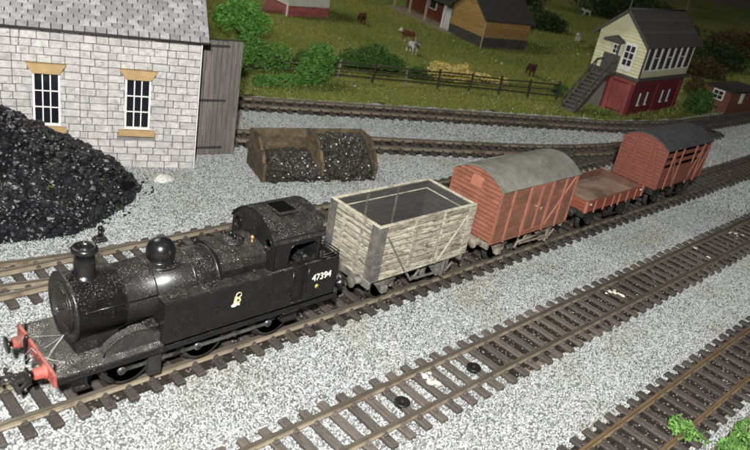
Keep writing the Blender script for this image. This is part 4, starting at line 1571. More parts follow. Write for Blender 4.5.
    ey, ez = -0.34, H - 0.10
    Lr = 6.3
    X1 = 0.36
    nv = Vector((0, -math.sin(sl), math.cos(sl)))
    dv = Vector((0, math.cos(sl), math.sin(sl)))
    e0 = Vector((0, ey, ez))
    p = [(e0 + dv * s_ - nv * h_) for s_, h_ in ((0, 0.06), (Lr, 0.06), (Lr, 0.20), (0, 0.20))]
    roof.prism([(q.y, q.z) for q in p], X0, X1, 'X')
    ro = roof.build('roof', mat('roof board', (0.05, 0.05, 0.05), 0.9, 0.2), t)
    q = [(2 * (D / 2) - a.y + 0.0, a.z) for a in p]
    MB().prism(q, X0, X1, 'X').build('roof', mat('roof board', (0, 0, 0)), t)
    slate = mat('pale slate', (0.37, 0.37, 0.375), 0.75, 0.2, 1.6, rand=0.30, stain=(0.25, 0.255, 0.26), stain_amt=0.35, sscale=1.2, bump=0.4)
    su = MB().box((-0.5, 0, 0), (0.5, 1, 0.07), 0.012).mesh('slate')
    su.materials.append(slate)
    rowh, sw = 0.335, 0.505
    for r in range(13):
        n = int((X1 - X0) / sw) + 1
        for k in range(n):
            xc = X1 - (k + 0.5) * sw + (sw / 2 if r % 2 else 0)
            if xc + sw / 2 > X1 + 0.02:
                xc = X1 - sw * 0.25
                wsc = sw * 0.5
            else:
                wsc = sw
            if xc < X0 + 0.2:
                continue
            P = e0 + dv * (r * rowh - 0.05) + nv * (-0.035 + rnd.uniform(0, 0.008))
            put('slate', su, None, ro, (xc, P.y, P.z), (sl - 0.085, 0, 0), (wsc - 0.05, rowh * 1.35, 1 + rnd.uniform(-0.2, 0.3)))
    # thin black tube drawing the shadow line under the eave
    gu = MB().tube([(X0, ey - 0.02, ez - 0.12), (X1, ey - 0.02, ez - 0.12)], 0.035, 8).build('eave_shade', mat('gutter black', (0.03, 0.03, 0.03), 0.6), t)
    # open timber door leaf, hung on the gable end
    lp = Vector((9.05, 16.45, 0)) - Vector((BC.x, BC.y, 0))
    c, s_ = math.cos(-WALLR), math.sin(-WALLR)
    hx, hy = lp.x * c - lp.y * s_, lp.x * s_ + lp.y * c
    ang = math.atan2(15.75 - 16.45, 11.98 - 9.05) - WALLR
    dr = bpy.data.objects.new('door', None)
    COL.objects.link(dr)
    dr.parent = t
    dr['label'] = 'tall grey-brown plank door swung open beside the gable'
    dr.location = (hx, hy, 0)
    dr.rotation_euler = (0, 0, ang)
    timber = mat('weathered door timber', (0.175, 0.155, 0.14), 0.85, 0.25, 2.0, stretch=(6, 6, 0.5), rand=0.16, stain=(0.11, 0.095, 0.085), stain_amt=0.5, sscale=1.2, bump=0.5)
    wd, hd = 2.75, 6.85
    npk = 9
    for k in range(npk):
        MB().box((k * wd / npk + 0.008, 0, 0.08), ((k + 1) * wd / npk - 0.008, 0.12, hd + rnd.uniform(-0.015, 0.015)), 0.015).build('plank', timber, dr)
    irn = mat('door iron', (0.03, 0.028, 0.027), 0.6, 0.2)
    for z in (0.45, 3.35, 6.5):
        MB().box((-0.05, -0.035, z), (1.95, -0.003, z + 0.14)).build('strap_hinge', irn, dr)
    MB().box((-0.15, 0.13, hd - 0.3), (wd - 0.3, 0.26, hd + 0.06), 0.02).build('top_rail', irn, dr)
    MB().box((-0.25, -0.12, 5.4), (0.0, 0.10, 6.9)).build('hinge_post', irn, dr)
    return t


stone_building()
tag(MB().ico((0, 0, 0.02), 0.42, (1.2, 0.8, 0.75), 0.10, 3).build('stone', mat('pale boulder', (0.62, 0.62, 0.58), 0.8, 0.15, 3, bump=0.4)), 'lone smooth pale stone lying in front of the stone building', 'stone').location = (6.05, 13.75, GZ + 0.05)


# ================================================================== COAL
def coal_h(x, y):
    dx, dy = x + 3.2, y - 15.2
    rx = 8.0 if dx > 0 else 9.0
    ry = 5.25 if dy < 0 else 6.0
    d = math.sqrt((dx / rx) ** 2 + (dy / ry) ** 2)
    d += 0.05 * math.sin(3 * math.atan2(dy, dx) + 1.0) + 0.03 * math.sin(7 * math.atan2(dy, dx))
    d = max(d, 0.0)
    if d >= 1:
        return None
    h = 4.75 * (1 - d ** 1.25) + 0.35 * min(1, (1 - d) * 12)
    return h * (0.94 + 0.12 * mnoise.noise(Vector((x * 0.6, y * 0.6, 0)))) + 0.18 * mnoise.noise(Vector((x * 1.7, y * 1.7, 3)))


def coal_heap():
    t = thing('coal_heap', 'big glistening black coal heap piled against the stone wall', 'coal heap', (-1.5, 14, GZ))
    o = Vector((-1.5, 14, GZ))
    step = 0.22
    vs, fs, idx = [], [], {}
    nx, ny = int(19 / step), int(12 / step)

    def V(i, j):
        if (i, j) not in idx:
            x, y = -13 + i * step, 9 + j * step
            h = coal_h(x, y)
            n3 = mnoise.noise(Vector((x * 3.1, y * 3.1, 1.0))) * 0.10
            idx[(i, j)] = len(vs)
            vs.append((x - o.x, y - o.y, max(0.0, (h or 0) + n3 - 0.02) if h else 0.0))
        return idx[(i, j)]
    for i in range(nx):
        for j in range(ny):
            x, y = -13 + (i + .5) * step, 9 + (j + .5) * step
            # the heap leans against the wall: it stops there
            dx, dy = x - BC.x, y - BC.y
            if -dx * math.sin(WALLR) + dy * math.cos(WALLR) > -0.16:
                continue
            if coal_h(x, y):
                fs.append((V(i, j), V(i + 1, j), V(i + 1, j + 1), V(i, j + 1)))
    MB().add(vs, fs).build('heap', mat('coal dust', (0.008, 0.008, 0.009), 0.95, 0.4, 3, bump=0.5, spec=0.1), t)
    mb = MB()
    rnd = random.Random(8)
    n = 0
    while n < 6800:
        x, y = rnd.uniform(-8, 6), rnd.uniform(9, 19.5) if n % 3 else rnd.uniform(9, 12.2)
        h = coal_h(x, y)
        dx, dy = x - BC.x, y - BC.y
        if not h or -dx * math.sin(WALLR) + dy * math.cos(WALLR) > -0.35:
            continue
        big = rnd.random() < 0.10
        r = rnd.uniform(0.18, 0.28) if big else rnd.uniform(0.06, 0.16)
        zz = h + r * 0.15 if (h > 1.1 or n % 2) else rnd.uniform(0.0, h)
        mb.ico((x - o.x, y - o.y, zz), r, (1, 1, 0.8), 0.14, 2, rnd) if rnd.random() < 0.5 else mb.ico((x - o.x, y - o.y, zz), r, (1.1, 0.9, 0.8), 0.30, 1, rnd)
        n += 1
    k = 0
    while k < 50:
        x, y = rnd.uniform(-6, 6.5), rnd.uniform(8.6, 14.5)
        if coal_h(x, y) or not (coal_h(x - 0.35, y + 0.45) or coal_h(x - 0.75, y + 0.3) or coal_h(x - 0.2, y + 0.2)):
            continue
        r = rnd.uniform(0.02, 0.085)
        mb.ico((x - o.x, y - o.y, 0.05 + r * 0.4), r, (1, 1, 0.8), 0.3, 1, rnd)
        k += 1
    mb.build('coal_lumps', COALM, t, kind='stuff')
    return t


coal_heap()
# a few sprigs of green on the heap
sp = MB()
rnd = random.Random(2)
for cx, cy in ((-1.0, 11.2), (1.6, 12.0), (-2.4, 11.6), (2.2, 11.3), (-0.5, 10.7)):
    hh = coal_h(cx, cy) or 0.3
    for k in range(26):
        a = rnd.uniform(0, 6.28)
        p = Vector((cx + rnd.gauss(0, 0.18), cy + rnd.gauss(0, 0.18), GZ + hh + 0.05 + rnd.uniform(0, 0.15)))
        q = Vector((math.cos(a), math.sin(a), rnd.uniform(0, 1))) * 0.10
        w = Vector((-math.sin(a), math.cos(a), 0.2)) * 0.04
        sp.add([p - w, p + q * 0.5 - w * 0.2 + w, p + q, p + w], [(0, 1, 2, 3)])
ob = sp.build('weeds', mat('moss sprig', (0.22, 0.24, 0.07), 0.8, 0.3))
tag(ob, 'small green weeds sprouting on the coal heap', 'weeds')['kind'] = 'stuff'


def coal_bunker():
    ang = math.atan2(9.71 - 11.68, 17.89 - 10.98)
    t = thing('coal_bunker', 'two-bay brown timber coal bunker half full of coal', 'coal bunker', (10.98, 11.68, GZ), ang)
    wood = mat('bunker brown', (0.135, 0.098, 0.055), 0.85, 0.35, 2.2, rand=0.2, stain=(0.06, 0.045, 0.03), stain_amt=0.5, sscale=1.3, bump=0.5)
    L, D, HB = 7.3, 2.9, 2.25
    for k in range(4):
        MB().box((0.17, D - 0.14, k * HB / 4 + 0.004), (L - 0.17, D, (k + 1) * HB / 4 - 0.004), 0.02).build('back_plank', wood, t)
    for x in (0.0, L / 2 - 0.09, L - 0.18):
        # wing walls fall away towards the front
        for k in range(4):
            z0, z1 = k * HB / 4 + 0.004, (k + 1) * HB / 4 - 0.004
            y0 = [0.0, 0.0, 0.55, 1.35][k]
            y00 = [0.0, 0.0, 0.15, 0.75][k]
            MB().prism([(y00, z0), (D - 0.001, z0), (D - 0.001, z1), (y0, z1)], x, x + 0.17, 'X').build('wing_plank', wood, t)
    rnd = random.Random(17)
    for bay, (x0, x1, hb, hf) in enumerate(((0.2, L / 2 - 0.12, 0.95, 0.5), (L / 2 + 0.12, L - 0.2, 1.9, 0.5))):
        mb = MB()
        for k in range(620):
            x = rnd.uniform(x0 + 0.05, x1 - 0.05)
            y = rnd.uniform(-0.12, D - 0.2)
            u = max(0, y) / D
            z = hf + (hb - hf) * min(1, u * 1.5) + 0.12 * mnoise.noise(Vector((x * 1.4, y * 1.4, bay * 5)))
            z = rnd.uniform(z - 0.16, z) if y > 0.15 else rnd.uniform(0.05, z)
            r = rnd.uniform(0.10, 0.24)
            mb.ico((x, y, z), r, (1, 1, 0.85), 0.2, 2, rnd)
        mb.box((x0, 0.05, 0), (x1, D - 0.15, hf - 0.1))
        mb.prism([(0.3, 0.1), (D - 0.15, 0.1), (D - 0.15, hb - 0.18), (D * 0.6, hb - 0.18), (0.3, hf - 0.12)], x0 + 0.01, x1 - 0.01, 'X')
        o = mb.build('coal_pile', mat('bunker coal', (0.030, 0.027, 0.024), 0.25, 0.5, 3, bump=0.8, bscale=6, spec=0.6, dust=0.08, dscale=10, film=0.22))
        o.parent = None
        o.matrix_world = t.matrix_basis.copy() if False else Matrix.Translation(Vector((10.98, 11.68, GZ))) @ Matrix.Rotation(ang, 4, 'Z')
        tag(o, ('low coal pile in the left bay of the brown bunker', 'high coal pile filling the right bay of the brown bunker')[bay], 'coal')
    return t


coal_bunker()

# ================================================================== ROUND DISCS ON THE NEAR TRACK
DISC = mat('disc black', (0.010, 0.010, 0.010), 0.45, 0.2)
for (x, y), lab in (((4.62, -6.22), 'black round disc between the rails, the one further left'), ((8.57, -6.24), 'black round disc between the rails, the one further right')):
    d = thing('disc', lab, 'disc', (x, y, -0.26), group='discs between the rails')
    MB().lathe([(0.29, -0.05), (0.29, 0.04), (0.265, 0.07), (0.21, 0.055), (0.0, 0.05)], (0, 0, 0), 'Z', 26).build('plate', DISC, d)
    MB().lathe([(0.08, 0.05), (0.07, 0.09), (0, 0.095)], (0, 0, 0), 'Z', 10).build('pin', DARK, d)
# chips of plaster stuck between the rails
rnd = random.Random(31)
for x, y, lab in ((19.9, -5.95, 'white plaster chips stuck between the rails ahead of the discs'), (29.9, -5.95, 'lone sliver of white plaster between the rails below the low wagon'), (35.5, -5.95, 'white plaster chips between the rails near the right edge'), (6.55, -5.9, 'cream plaster chips between the two black discs')):
    mb = MB()
    for k in range(7 if 'lone' not in lab else 2):
        mb.ico((rnd.gauss(0, 0.25), rnd.gauss(0, 0.32), 0.02 + rnd.uniform(0, 0.05)), rnd.uniform(0.05, 0.13), (1.2, 1.4, 0.5), 0.35, 1, rnd)
    o = mb.build('plaster_chip', mat('plaster', (0.66, 0.62, 0.52), 0.85, 0.2))
    o.location = (x, y, -0.27)
    tag(o, lab, 'plaster chip', 'plaster chips')


# ================================================================== VEGETATION
def leaf_cloud(mb, centers, n, size, rnd):
    """small folded leaves spread through the volume of several ellipsoids (x,y,z,rx,ry,rz)"""
    tot = sum(c[3] * c[4] * c[5] for c in centers)
    for c in centers:
        k = int(n * c[3] * c[4] * c[5] / tot)
        for i in range(k):
            u = Vector((rnd.gauss(0, 1), rnd.gauss(0, 1), rnd.gauss(0, 1))).normalized() * (rnd.random() ** 0.30) * (1.0 if rnd.random() < 0.86 else rnd.uniform(1.0, 1.3))
            p = Vector((c[0] + u.x * c[3], c[1] + u.y * c[4], c[2] + u.z * c[5]))
            if mnoise.noise(p * 1.3) < -0.28:
                continue
            s = size * rnd.uniform(0.45, 1.5)
            a = Vector((rnd.gauss(0, 1), rnd.gauss(0, 1), rnd.gauss(0, 0.7))).normalized()
            b = a.orthogonal().normalized()
            b = (Matrix.Rotation(rnd.uniform(0, 6.28), 3, a) @ b)
            n_ = a.cross(b)
            mb.add([p - a * s, p + b * s * 0.55 + n_ * s * 0.2, p + a * s, p - b * s * 0.55 + n_ * s * 0.2], [(0, 1, 2, 3)])


def leafmat(name, c, rand=0.3):
    return mat(name, c, 0.75, 0.45, 2.2, spec=0.25, stain=tuple(min(0.8, v * 1.9 + 0.01) for v in c), stain_amt=0.45, sscale=2.6)


def bush(label, x, y, cents, n, size, m, rnd, z=None, group=None, name='bush'):
    z = fieldz(x, y) if z is None else z
    t = thing(name, label, 'bush', (x, y, z), group=group)
    mb = MB()
    leaf_cloud(mb, cents, n, size, rnd)
    mb.build('foliage', m, t)
    st = MB()
    for c in cents[:4]:
        st.tube([(c[0] * 0.2, c[1] * 0.2, -0.05), (c[0] * 0.6, c[1] * 0.6, c[2] * 0.5), (c[0], c[1], c[2])], [0.07, 0.05, 0.025], 6)
    st.build('stem', BARK, t)
    return t


BARK = mat('bark', (0.045, 0.034, 0.024), 0.9, 0.3)
G1 = leafmat('leaf mid green', (0.085, 0.20, 0.038))
G2 = leafmat('leaf bright green', (0.105, 0.26, 0.045))
G3 = leafmat('leaf dark green', (0.05, 0.115, 0.024))
G4 = leafmat('leaf deep shade green', (0.022, 0.040, 0.012))
G5 = leafmat('leaf autumn brown', (0.062, 0.04, 0.016))
YEL = leafmat('straw yellow', (0.66, 0.50, 0.16))
PL = leafmat('weed bright green', (0.10, 0.205, 0.05))
rnd = random.Random(44)
bush('broad green hedge bush beside the open timber door', 22.6, 31.6, [(-1.6, 0.6, 1.2, 2.0, 1.5, 1.3), (0.6, 0.3, 1.5, 2.0, 1.6, 1.5), (2.8, -0.7, 1.3, 1.8, 1.4, 1.3)], 5200, 0.13, G1, rnd)
bush('tall round green bush standing in front of the fence', 27.2, 27.6, [(0, 0, 1.2, 1.8, 1.3, 1.3), (0.5, 0.2, 2.3, 1.55, 1.2, 1.1), (-0.6, -0.2, 0.8, 1.5, 1.1, 0.9)], 4400, 0.13, G1, rnd)
bush('low spreading green scrub under the fence rails', 23.2, 27.6, [(-0.8, 0.3, 0.35, 1.3, 0.9, 0.5), (0.9, -0.3, 0.45, 1.3, 0.9, 0.55)], 1500, 0.12, G1, rnd)
bush('rounded dark green bush behind the middle of the fence', 36.4, 30.4, [(0, 0, 1.2, 2.1, 1.5, 1.35), (-1.9, 0.8, 0.9, 1.6, 1.2, 1.0), (2.0, -0.7, 0.8, 1.6, 1.2, 0.9)], 4200, 0.13, G3, rnd)
bush('small dark bush between the fence and the yellow flowers', 39.6, 27.4, [(0, 0, 0.5, 1.2, 0.9, 0.7), (1.1, -0.3, 0.4, 0.9, 0.7, 0.5)], 1100, 0.12, G3, rnd)
bush('dark bush filling the gap behind the fence left of centre', 31.0, 31.0, [(0, 0, 0.8, 1.6, 1.2, 0.9), (-1.5, 0.8, 0.8, 1.3, 1.0, 0.9)], 2000, 0.13, G3, rnd)
bush('yellow flowering shrub behind the post and rail fence', 45.6, 25.0, [(-3.2, 1.9, 0.75, 1.6, 1.1, 1.0), (-1.2, 0.9, 0.7, 1.6, 1.1, 0.95), (0.9, -0.1, 0.4, 1.6, 0.9, 0.6), (2.9, -1.0, 0.3, 1.4, 0.8, 0.45)], 3200, 0.12, YEL, rnd)
bush('round dark green bush between the signal box and the hut', 66.9, 11.0, [(0, 0, 1.1, 2.2, 1.3, 1.2), (0.9, 0.2, 1.8, 1.6, 0.9, 0.8)], 2800, 0.14, G3, rnd)
bush('brownish shrub behind the signal box end wall', 73.6, 14.6, [(0, 0, 1.4, 1.5, 1.1, 1.3)], 900, 0.15, G5, rnd)
bush('small dark bush at the end of the fence', 53.0, 19.6, [(0, 0, 0.5, 1.0, 0.8, 0.6)], 700, 0.13, G3, rnd)
# the dark thicket on the slope at the top right
k = 0
names = ['nearest', 'second', 'third', 'fourth', 'fifth', 'sixth', 'seventh', 'eighth', 'ninth']
spots = [(84, 27, 2.6, G4, 'low dark bush just above the signal box roof'), (96, 33, 4.0, G4, 'broad dark bush on the slope beyond the signal box'), (112, 40, 5.5, G4, 'tall dark bush on the slope at the top right corner'),
         (90, 21, 2.6, G5, 'rust-brown bush on the dark slope right of the signal box'), (102, 24, 3.4, G4, 'dark bush above the brown hut at the right edge'), (118, 28, 4.2, G5, 'autumn-coloured bush at the right edge of the dark slope'),
         (99, 62, 4.5, G4, 'dark bush at the top edge behind the two sheep'), (128, 56, 6.5, G4, 'wide black-green bush at the top edge of the slope'), (88, 46, 2.6, G4, 'dark bush beside the barn on the far field')]
for x, y, r, m, lab in spots:
    bush(lab, x, y, [(0, 0, r * 0.55, r, r, r * 0.6), (-r * .7, r * .3, r * .4, r * .8, r * .7, r * .5), (r * .6, -r * .5, r * .4, r * .8, r * .7, r * .45)], int(800 * r), 0.17 + 0.02 * r, m, rnd, group='dark bushes on the slope')


def tree():
    x, y = 25.2, 36.0
    t = thing('tree', 'bright green leafy tree behind the stone building', 'tree', (x, y, fieldz(x, y)))
    tr = MB().tube([(0, 0, -0.1), (0.05, 0.02, 1.2), (0.0, 0.1, 2.4)], [0.26, 0.19, 0.13], 10)
    for a in range(6):
        b = a * 1.05
        tr.tube([(0.02, 0.05, 1.5 + 0.12 * a), (math.cos(b) * 0.8, math.sin(b) * 0.8, 2.5), (math.cos(b) * 1.6, math.sin(b) * 1.4, 3.2)], [0.11, 0.07, 0.03], 7)
    tr.build('trunk', BARK, t)
    mb = MB()
    cents = [(0, 0, 3.9, 1.7, 1.5, 1.3), (-1.3, 0.5, 3.2, 1.3, 1.2, 0.9), (1.3, -0.5, 3.1, 1.35, 1.2, 0.95), (0.2, -1.1, 2.9, 1.2, 1.0, 0.8), (0.6, 0.9, 3.3, 1.3, 1.1, 0.9), (-1.9, -0.1, 3.8, 1.0, 0.9, 0.8)]
    leaf_cloud(mb, cents, 4800, 0.19, rnd)
    mb.build('crown', G2, t)
    return t


tree()
pr = random.Random(9)
for lab, x, y, cents, n in (('bright green weeds sprawling over the rusty rail', 12.6, -13.15, [(0, 0, 0.4, 0.6, 0.45, 0.4), (0.65, -0.4, 0.3, 0.6, 0.4, 0.3), (-0.05, 0.4, 0.5, 0.4, 0.35, 0.3)], 1000),
                            ('bright green weeds in the very corner at the bottom right', 14.3, -14.75, [(0, 0.15, 0.3, 0.7, 0.5, 0.3), (0.9, 0.25, 0.3, 0.65, 0.5, 0.3), (-0.9, 0.3, 0.25, 0.6, 0.4, 0.25)], 1200)):
    t = thing('weed_plant', lab, 'plant', (x, y, GZ))
    mb = MB()
    leaf_cloud(mb, cents, n, 0.075, pr)
    mb.build('foliage', PL, t)
    st = MB()
    for c in cents:
        st.tube([(c[0] * .4, c[1] * .4, -0.05), (c[0], c[1], c[2] + 0.1)], 0.02, 5)
    st.build('stem', G1, t)


# ================================================================== FENCE
def fence():
    a, b = Vector((18.5, 33.6, 0)), Vector((50.9, 18.55, 0))
    t = thing('rail_fence', 'dark timber post and rail fence along the edge of the field', 'fence', (a.x, a.y, GZ))
    wood = mat('fence wood', (0.040, 0.030, 0.022), 0.85, 0.3, 3, rand=0.3)
    pale = mat('fence post pale', (0.22, 0.20, 0.16), 0.85, 0.3)
    d = (b - a)
    L = d.length
    n = 12
    dn = d.normalized()
    rr = random.Random(6)
    for i in range(n):
        p = dn * (L * i / (n - 1))
        gz = fieldz(a.x + p.x, a.y + p.y) - GZ
        MB().box((-0.09, -0.09, -0.1), (0.09, 0.09, 1.85), 0.02).build('post', pale if i in (4, 6) else wood, t, loc=(p.x, p.y, gz), rot=(rr.gauss(0, 0.03), rr.gauss(0, 0.05), math.atan2(dn.y, dn.x)))
    for i in range(n - 1):
        p, q = dn * (L * i / (n - 1)), dn * (L * (i + 1) / (n - 1))
        for z in (0.45, 0.98, 1.50):
            zz = 0.12
            off = Vector((dn.y, -dn.x, 0)) * 0.11
            MB().bar(Vector((p.x, p.y, z + zz + rr.gauss(0, 0.03))) + off, Vector((q.x, q.y, z + zz + rr.gauss(0, 0.03))) + off, 0.05, 0.13).build('rail', wood, t)


fence()


# ================================================================== SIGNAL BOX
def signal_box():
    t = thing('signal_box', 'signal box with cream boarded upper storey, maroon brick base and outside stairs', 'signal box', (54.75, 12.85, GZ), R(1.5))
    maroon = mat('maroon brick', (0.16, 0.018, 0.028), 0.55, 0.2, 3, bump=0.3, rand=0.08)
    maroon_lit = mat('maroon brick lit gable', (0.30, 0.075, 0.072), 0.6, 0.2, 3)  # paler copy of the maroon: flash brightness on the gable put into colour
    cream = mat('cream boarding', (0.62, 0.61, 0.39), 0.65, 0.08, 3, rand=0.06)
    grey = mat('signal box trim grey', (0.075, 0.070, 0.064), 0.7, 0.2, 3)
    white = mat('signal box white', (0.82, 0.82, 0.78), 0.5, 0.05)
    glass = mat('signal box glass', (0.035, 0.037, 0.042), 0.15, 0.2, spec=0.6)
    slate = mat('signal box slate', (0.098, 0.090, 0.080), 0.8, 0.2, 2, rand=0.18, bump=0.3)
    L, W, Z1, ZE, ZR = 11.2, 5.2, 3.5, 7.35, 9.75
    # maroon lower storey in panels between pilasters
    low = MB().box((0.12, 0.12, 0), (L, W, Z1)).build('lower_wall', maroon, t)
    for x in (0.0, 5.35, L - 0.5):
        MB().box((x, 0.0, 0), (x + 0.5, 0.3, Z1 - 0.3), 0.03).build('pilaster', maroon, low)
    MB().box((0.0, 0.0, Z1 - 0.42), (L, 0.11, Z1 - 0.02), 0.03).build('string_course', maroon, low)
    for y in (0.31, 2.3):
        MB().box((-0.06, y, 0), (0.11, y + 0.45, Z1 - 0.4), 0.04).build('pilaster', maroon_lit, low)
    MB().box((-0.05, 0.0, Z1 - 0.38), (0.10, 2.9, Z1 - 0.05), 0.04).build('string_course', maroon_lit, low)
    MB().box((0.04, 0.78, 0.3), (0.115, 2.28, Z1 - 0.5), 0.02).build('brick_panel', maroon_lit, low)
    MB().box((0.02, 3.0, 0.0), (0.115, 4.4, 2.6), 0.02).build('lower_door', mat('lower door grey', (0.14, 0.13, 0.12), 0.8), t)
    for x in (1.75, 3.35, 6.9, 8.5):
        w = bpy.data.objects.new('lower_window', None)
        COL.objects.link(w)
        w.parent = t
        w.location = (x, 0.06, 1.05)
        MB().box((-0.02, -0.02, -0.02), (0.62, 0.055, 1.22)).build('pane', glass, w)
        MB().box((0.02, -0.06, 0), (0.26, -0.021, 1.2)).build('sash', white, w)
        MB().box((-0.06, -0.10, -0.12), (0.5, -0.022, -0.021)).build('sill', white, w)
    # floor band
    MB().box((-0.22, -0.25, Z1), (L + 0.22, W + 0.2, Z1 + 0.32), 0.03).build('floor_band', grey, t)
    zb = Z1 + 0.32
    # upper storey
    core = MB().prism([(0.06, zb), (W - 0.06, zb), (W - 0.06, ZE), (W / 2, ZR - 0.15), (0.06, ZE)], 0.06, L - 0.06, 'X').build('upper_wall', glass, t)
    nb = 18
    for x, d, in ((0.06, -1), (L - 0.06, 1)):
        for k in range(nb):
            z0 = zb + k * (ZR - 0.3 - zb) / nb
            z1 = zb + (k + 1) * (ZR - 0.3 - zb) / nb

            def half(z):
                return W / 2 if z < ZE else max(0.02, W / 2 * (1 - (z - ZE) / (ZR - ZE)))
            h0, h1 = half(z0), half(z1)
            poly = [(W / 2 - h0, z0), (W / 2 + h0, z0), (W / 2 + h1, z1), (W / 2 - h1, z1)]
            # lap boards: lower edge proud
            vs = []
            for (y, z), e in zip(poly, (0.12, 0.12, 0.03, 0.03)):
                vs.append((x + d * e, y, z))
            for (y, z) in poly:
                vs.append((x, y, z))
            MB().add(vs, [(0, 1, 2, 3), (4, 5, 6, 7), (0, 1, 5, 4), (1, 2, 6, 5), (2, 3, 7, 6), (3, 0, 4, 7)]).build('board', cream, core)
    # long window wall
    MB().box((0.0, 0.0, zb), (L, 0.058, zb + 0.62), 0.01).build('sill_panel', cream, t)
    MB().box((0.0, W - 0.058, zb), (L, W, ZE), 0.01).build('back_wall', cream, t)
    nwin = 7
    for k in range(nwin):
        x0 = 0.35 + k * (L - 0.7) / nwin
        x1 = 0.35 + (k + 1) * (L - 0.7) / nwin
        w = bpy.data.objects.new('window', None)
        COL.objects.link(w)
        w.parent = t
        w.location = (x0, 0, zb + 0.62)
        ww = x1 - x0
        MB().box((0, -0.03, 0), (0.34, 0.056, ZE - zb - 0.66)).build('mullion', white, w)
        MB().box((0.341, -0.02, 0), (ww - 0.001, 0.054, 0.13)).build('bottom_rail', white, w)
        MB().box((0.341, 0.02, 0.131), (ww - 0.001, 0.04, ZE - zb - 0.68)).build('pane', glass, w)
        if k in (1, 3, 5):
            MB().box((0.345, 0.0, 1.25), (ww - 0.002, 0.052, 1.32)).build('glazing_bar', white, w)
    MB().box((0.002, -0.05, zb), (0.30, 0.05, ZE - 0.02), 0.01).build('corner_post', grey, t)
    # gable door with six panes, small window
    w = bpy.data.objects.new('door', None)
    COL.objects.link(w)
    w.parent = t
    w.location = (-0.02, 0.95, zb)
    MB().box((-0.09, 0, 0.35), (0.0, 1.25, 2.95), 0.01).build('leaf', white, w)
    for i in range(2):
        for j in range(3):
            MB().box((-0.105, 0.17 + i * 0.50, 0.85 + j * 0.66), (-0.092, 0.56 + i * 0.50, 1.40 + j * 0.66)).build('pane', glass, w)
    w = bpy.data.objects.new('gable_window', None)
    COL.objects.link(w)
    w.parent = t
    w.location = (-0.02, 2.55, zb + 1.55)
    MB().box((-0.09, 0, 0), (0.0, 0.85, 1.0), 0.01).build('frame', white, w)
    for i in range(2):
        for j in range(2):
            MB().box((-0.105, 0.12 + i * 0.34, 0.12 + j * 0.42), (-0.092, 0.40 + i * 0.34, 0.46 + j * 0.42)).build('pane', glass, w)
    # porch hood over the landing
    MB().prism([(2.3, zb + 2.75), (4.2, zb + 2.75), (4.2, zb + 2.9), (3.2, zb + 3.35), (2.3, zb + 2.9)], -0.9, -0.02, 'X').build('porch_hood', grey, t)
    MB().box((-0.85, 2.35, zb), (-0.70, 2.5, zb + 2.74)).build('porch_post', grey, t)
    MB().box((-0.08, 2.35, zb), (-0.021, 4.15, zb + 1.5)).build('porch_back', grey, t)
    # roof with rows of slates and finials
    ov = 0.75
    sl = math.atan2(ZR - ZE, W / 2)
    for s in (-1, 1):
        y_e = W / 2 + s * (W / 2 + 0.42)
        z_e = ZE - 0.42 * math.tan(sl)
        rows = 9
        full = math.hypot(W / 2 + 0.42, ZR - z_e)
        rf = MB().prism([(y_e, z_e - 0.12), (W / 2, ZR - 0.12), (W / 2, ZR), (y_e, z_e)], -ov, L + ov, 'X').build('roof', slate, t)
        for r in range(rows):
            u0, u1 = r / rows, (r + 1.25) / rows
            if u1 > 1:
                u1 = 1
            ya, za = y_e + (W / 2 - y_e) * u0, z_e + (ZR - z_e) * u0
            yb, zc = y_e + (W / 2 - y_e) * u1, z_e + (ZR - z_e) * u1
            MB().prism([(ya, za + 0.005), (yb, zc + 0.012), (yb, zc + 0.035), (ya, za + 0.085)], -ov - 0.02, L + ov + 0.02, 'X').build('slate_course', slate, rf)
        for x in (-ov - 0.10, L + ov + 0.02):
            MB().prism([(y_e, z_e - 0.30), (W / 2, ZR - 0.22), (W / 2, ZR + 0.06), (y_e, z_e + 0.02)], x, x + 0.08, 'X').build('barge_board', grey, rf)
    MB().tube([(-ov, W / 2, ZR + 0.06), (L + ov, W / 2, ZR + 0.06)], 0.09, 8).build('ridge', grey, t)
    for x in (-ov - 0.05, L + ov + 0.05):
        MB().lathe([(0.09, -0.2), (0.09, 0.1), (0.05, 0.3), (0.075, 0.45), (0.02, 1.15), (0.0, 1.2)], (x, W / 2, ZR), 'Z', 10).build('finial', grey, t)
    # landing and stairs down to the ground
    MB().box((-1.6, 2.2, Z1 - 0.02), (-0.23, 4.3, Z1 + 0.22)).build('landing', grey, t)
    a, b = Vector((-1.6, 0, Z1 + 0.1)), Vector((-5.9, 0, 0.0))
    y0, y1 = 2.35, 3.85
    for y in (y0, y1):
        MB().bar((a.x, y, a.z), (b.x, y, b.z), 0.12, 0.42).build('stringer', grey, t)
        MB().bar((a.x, y, a.z + 1.15), (b.x, y, b.z + 1.15), 0.10, 0.12).build('handrail', grey, t)
        for k in range(5):
            p = a.lerp(b, k / 4 * 0.98)
            MB().box((p.x - 0.06, y - 0.05, p.z), (p.x + 0.06, y + 0.05, p.z + 1.15)).build('baluster', grey, t)
        MB().bar((-0.25, y, a.z + 1.15), (a.x, y, a.z + 1.15), 0.10, 0.12).build('landing_rail', grey, t)
    MB().add([(a.x, y0 + 0.07, a.z - 0.20), (a.x, y1 - 0.07, a.z - 0.20), (b.x, y1 - 0.07, b.z - 0.16), (b.x, y0 + 0.07, b.z - 0.16), (a.x, y0 + 0.07, a.z - 0.13), (a.x, y1 - 0.07, a.z - 0.13), (b.x, y1 - 0.07, b.z - 0.09), (b.x, y0 + 0.07, b.z - 0.09)], [(0, 1, 2, 3), (4, 5, 6, 7), (0, 1, 5, 4), (1, 2, 6, 5), (2, 3, 7, 6), (3, 0, 4, 7)]).build('stair_soffit', grey, t)
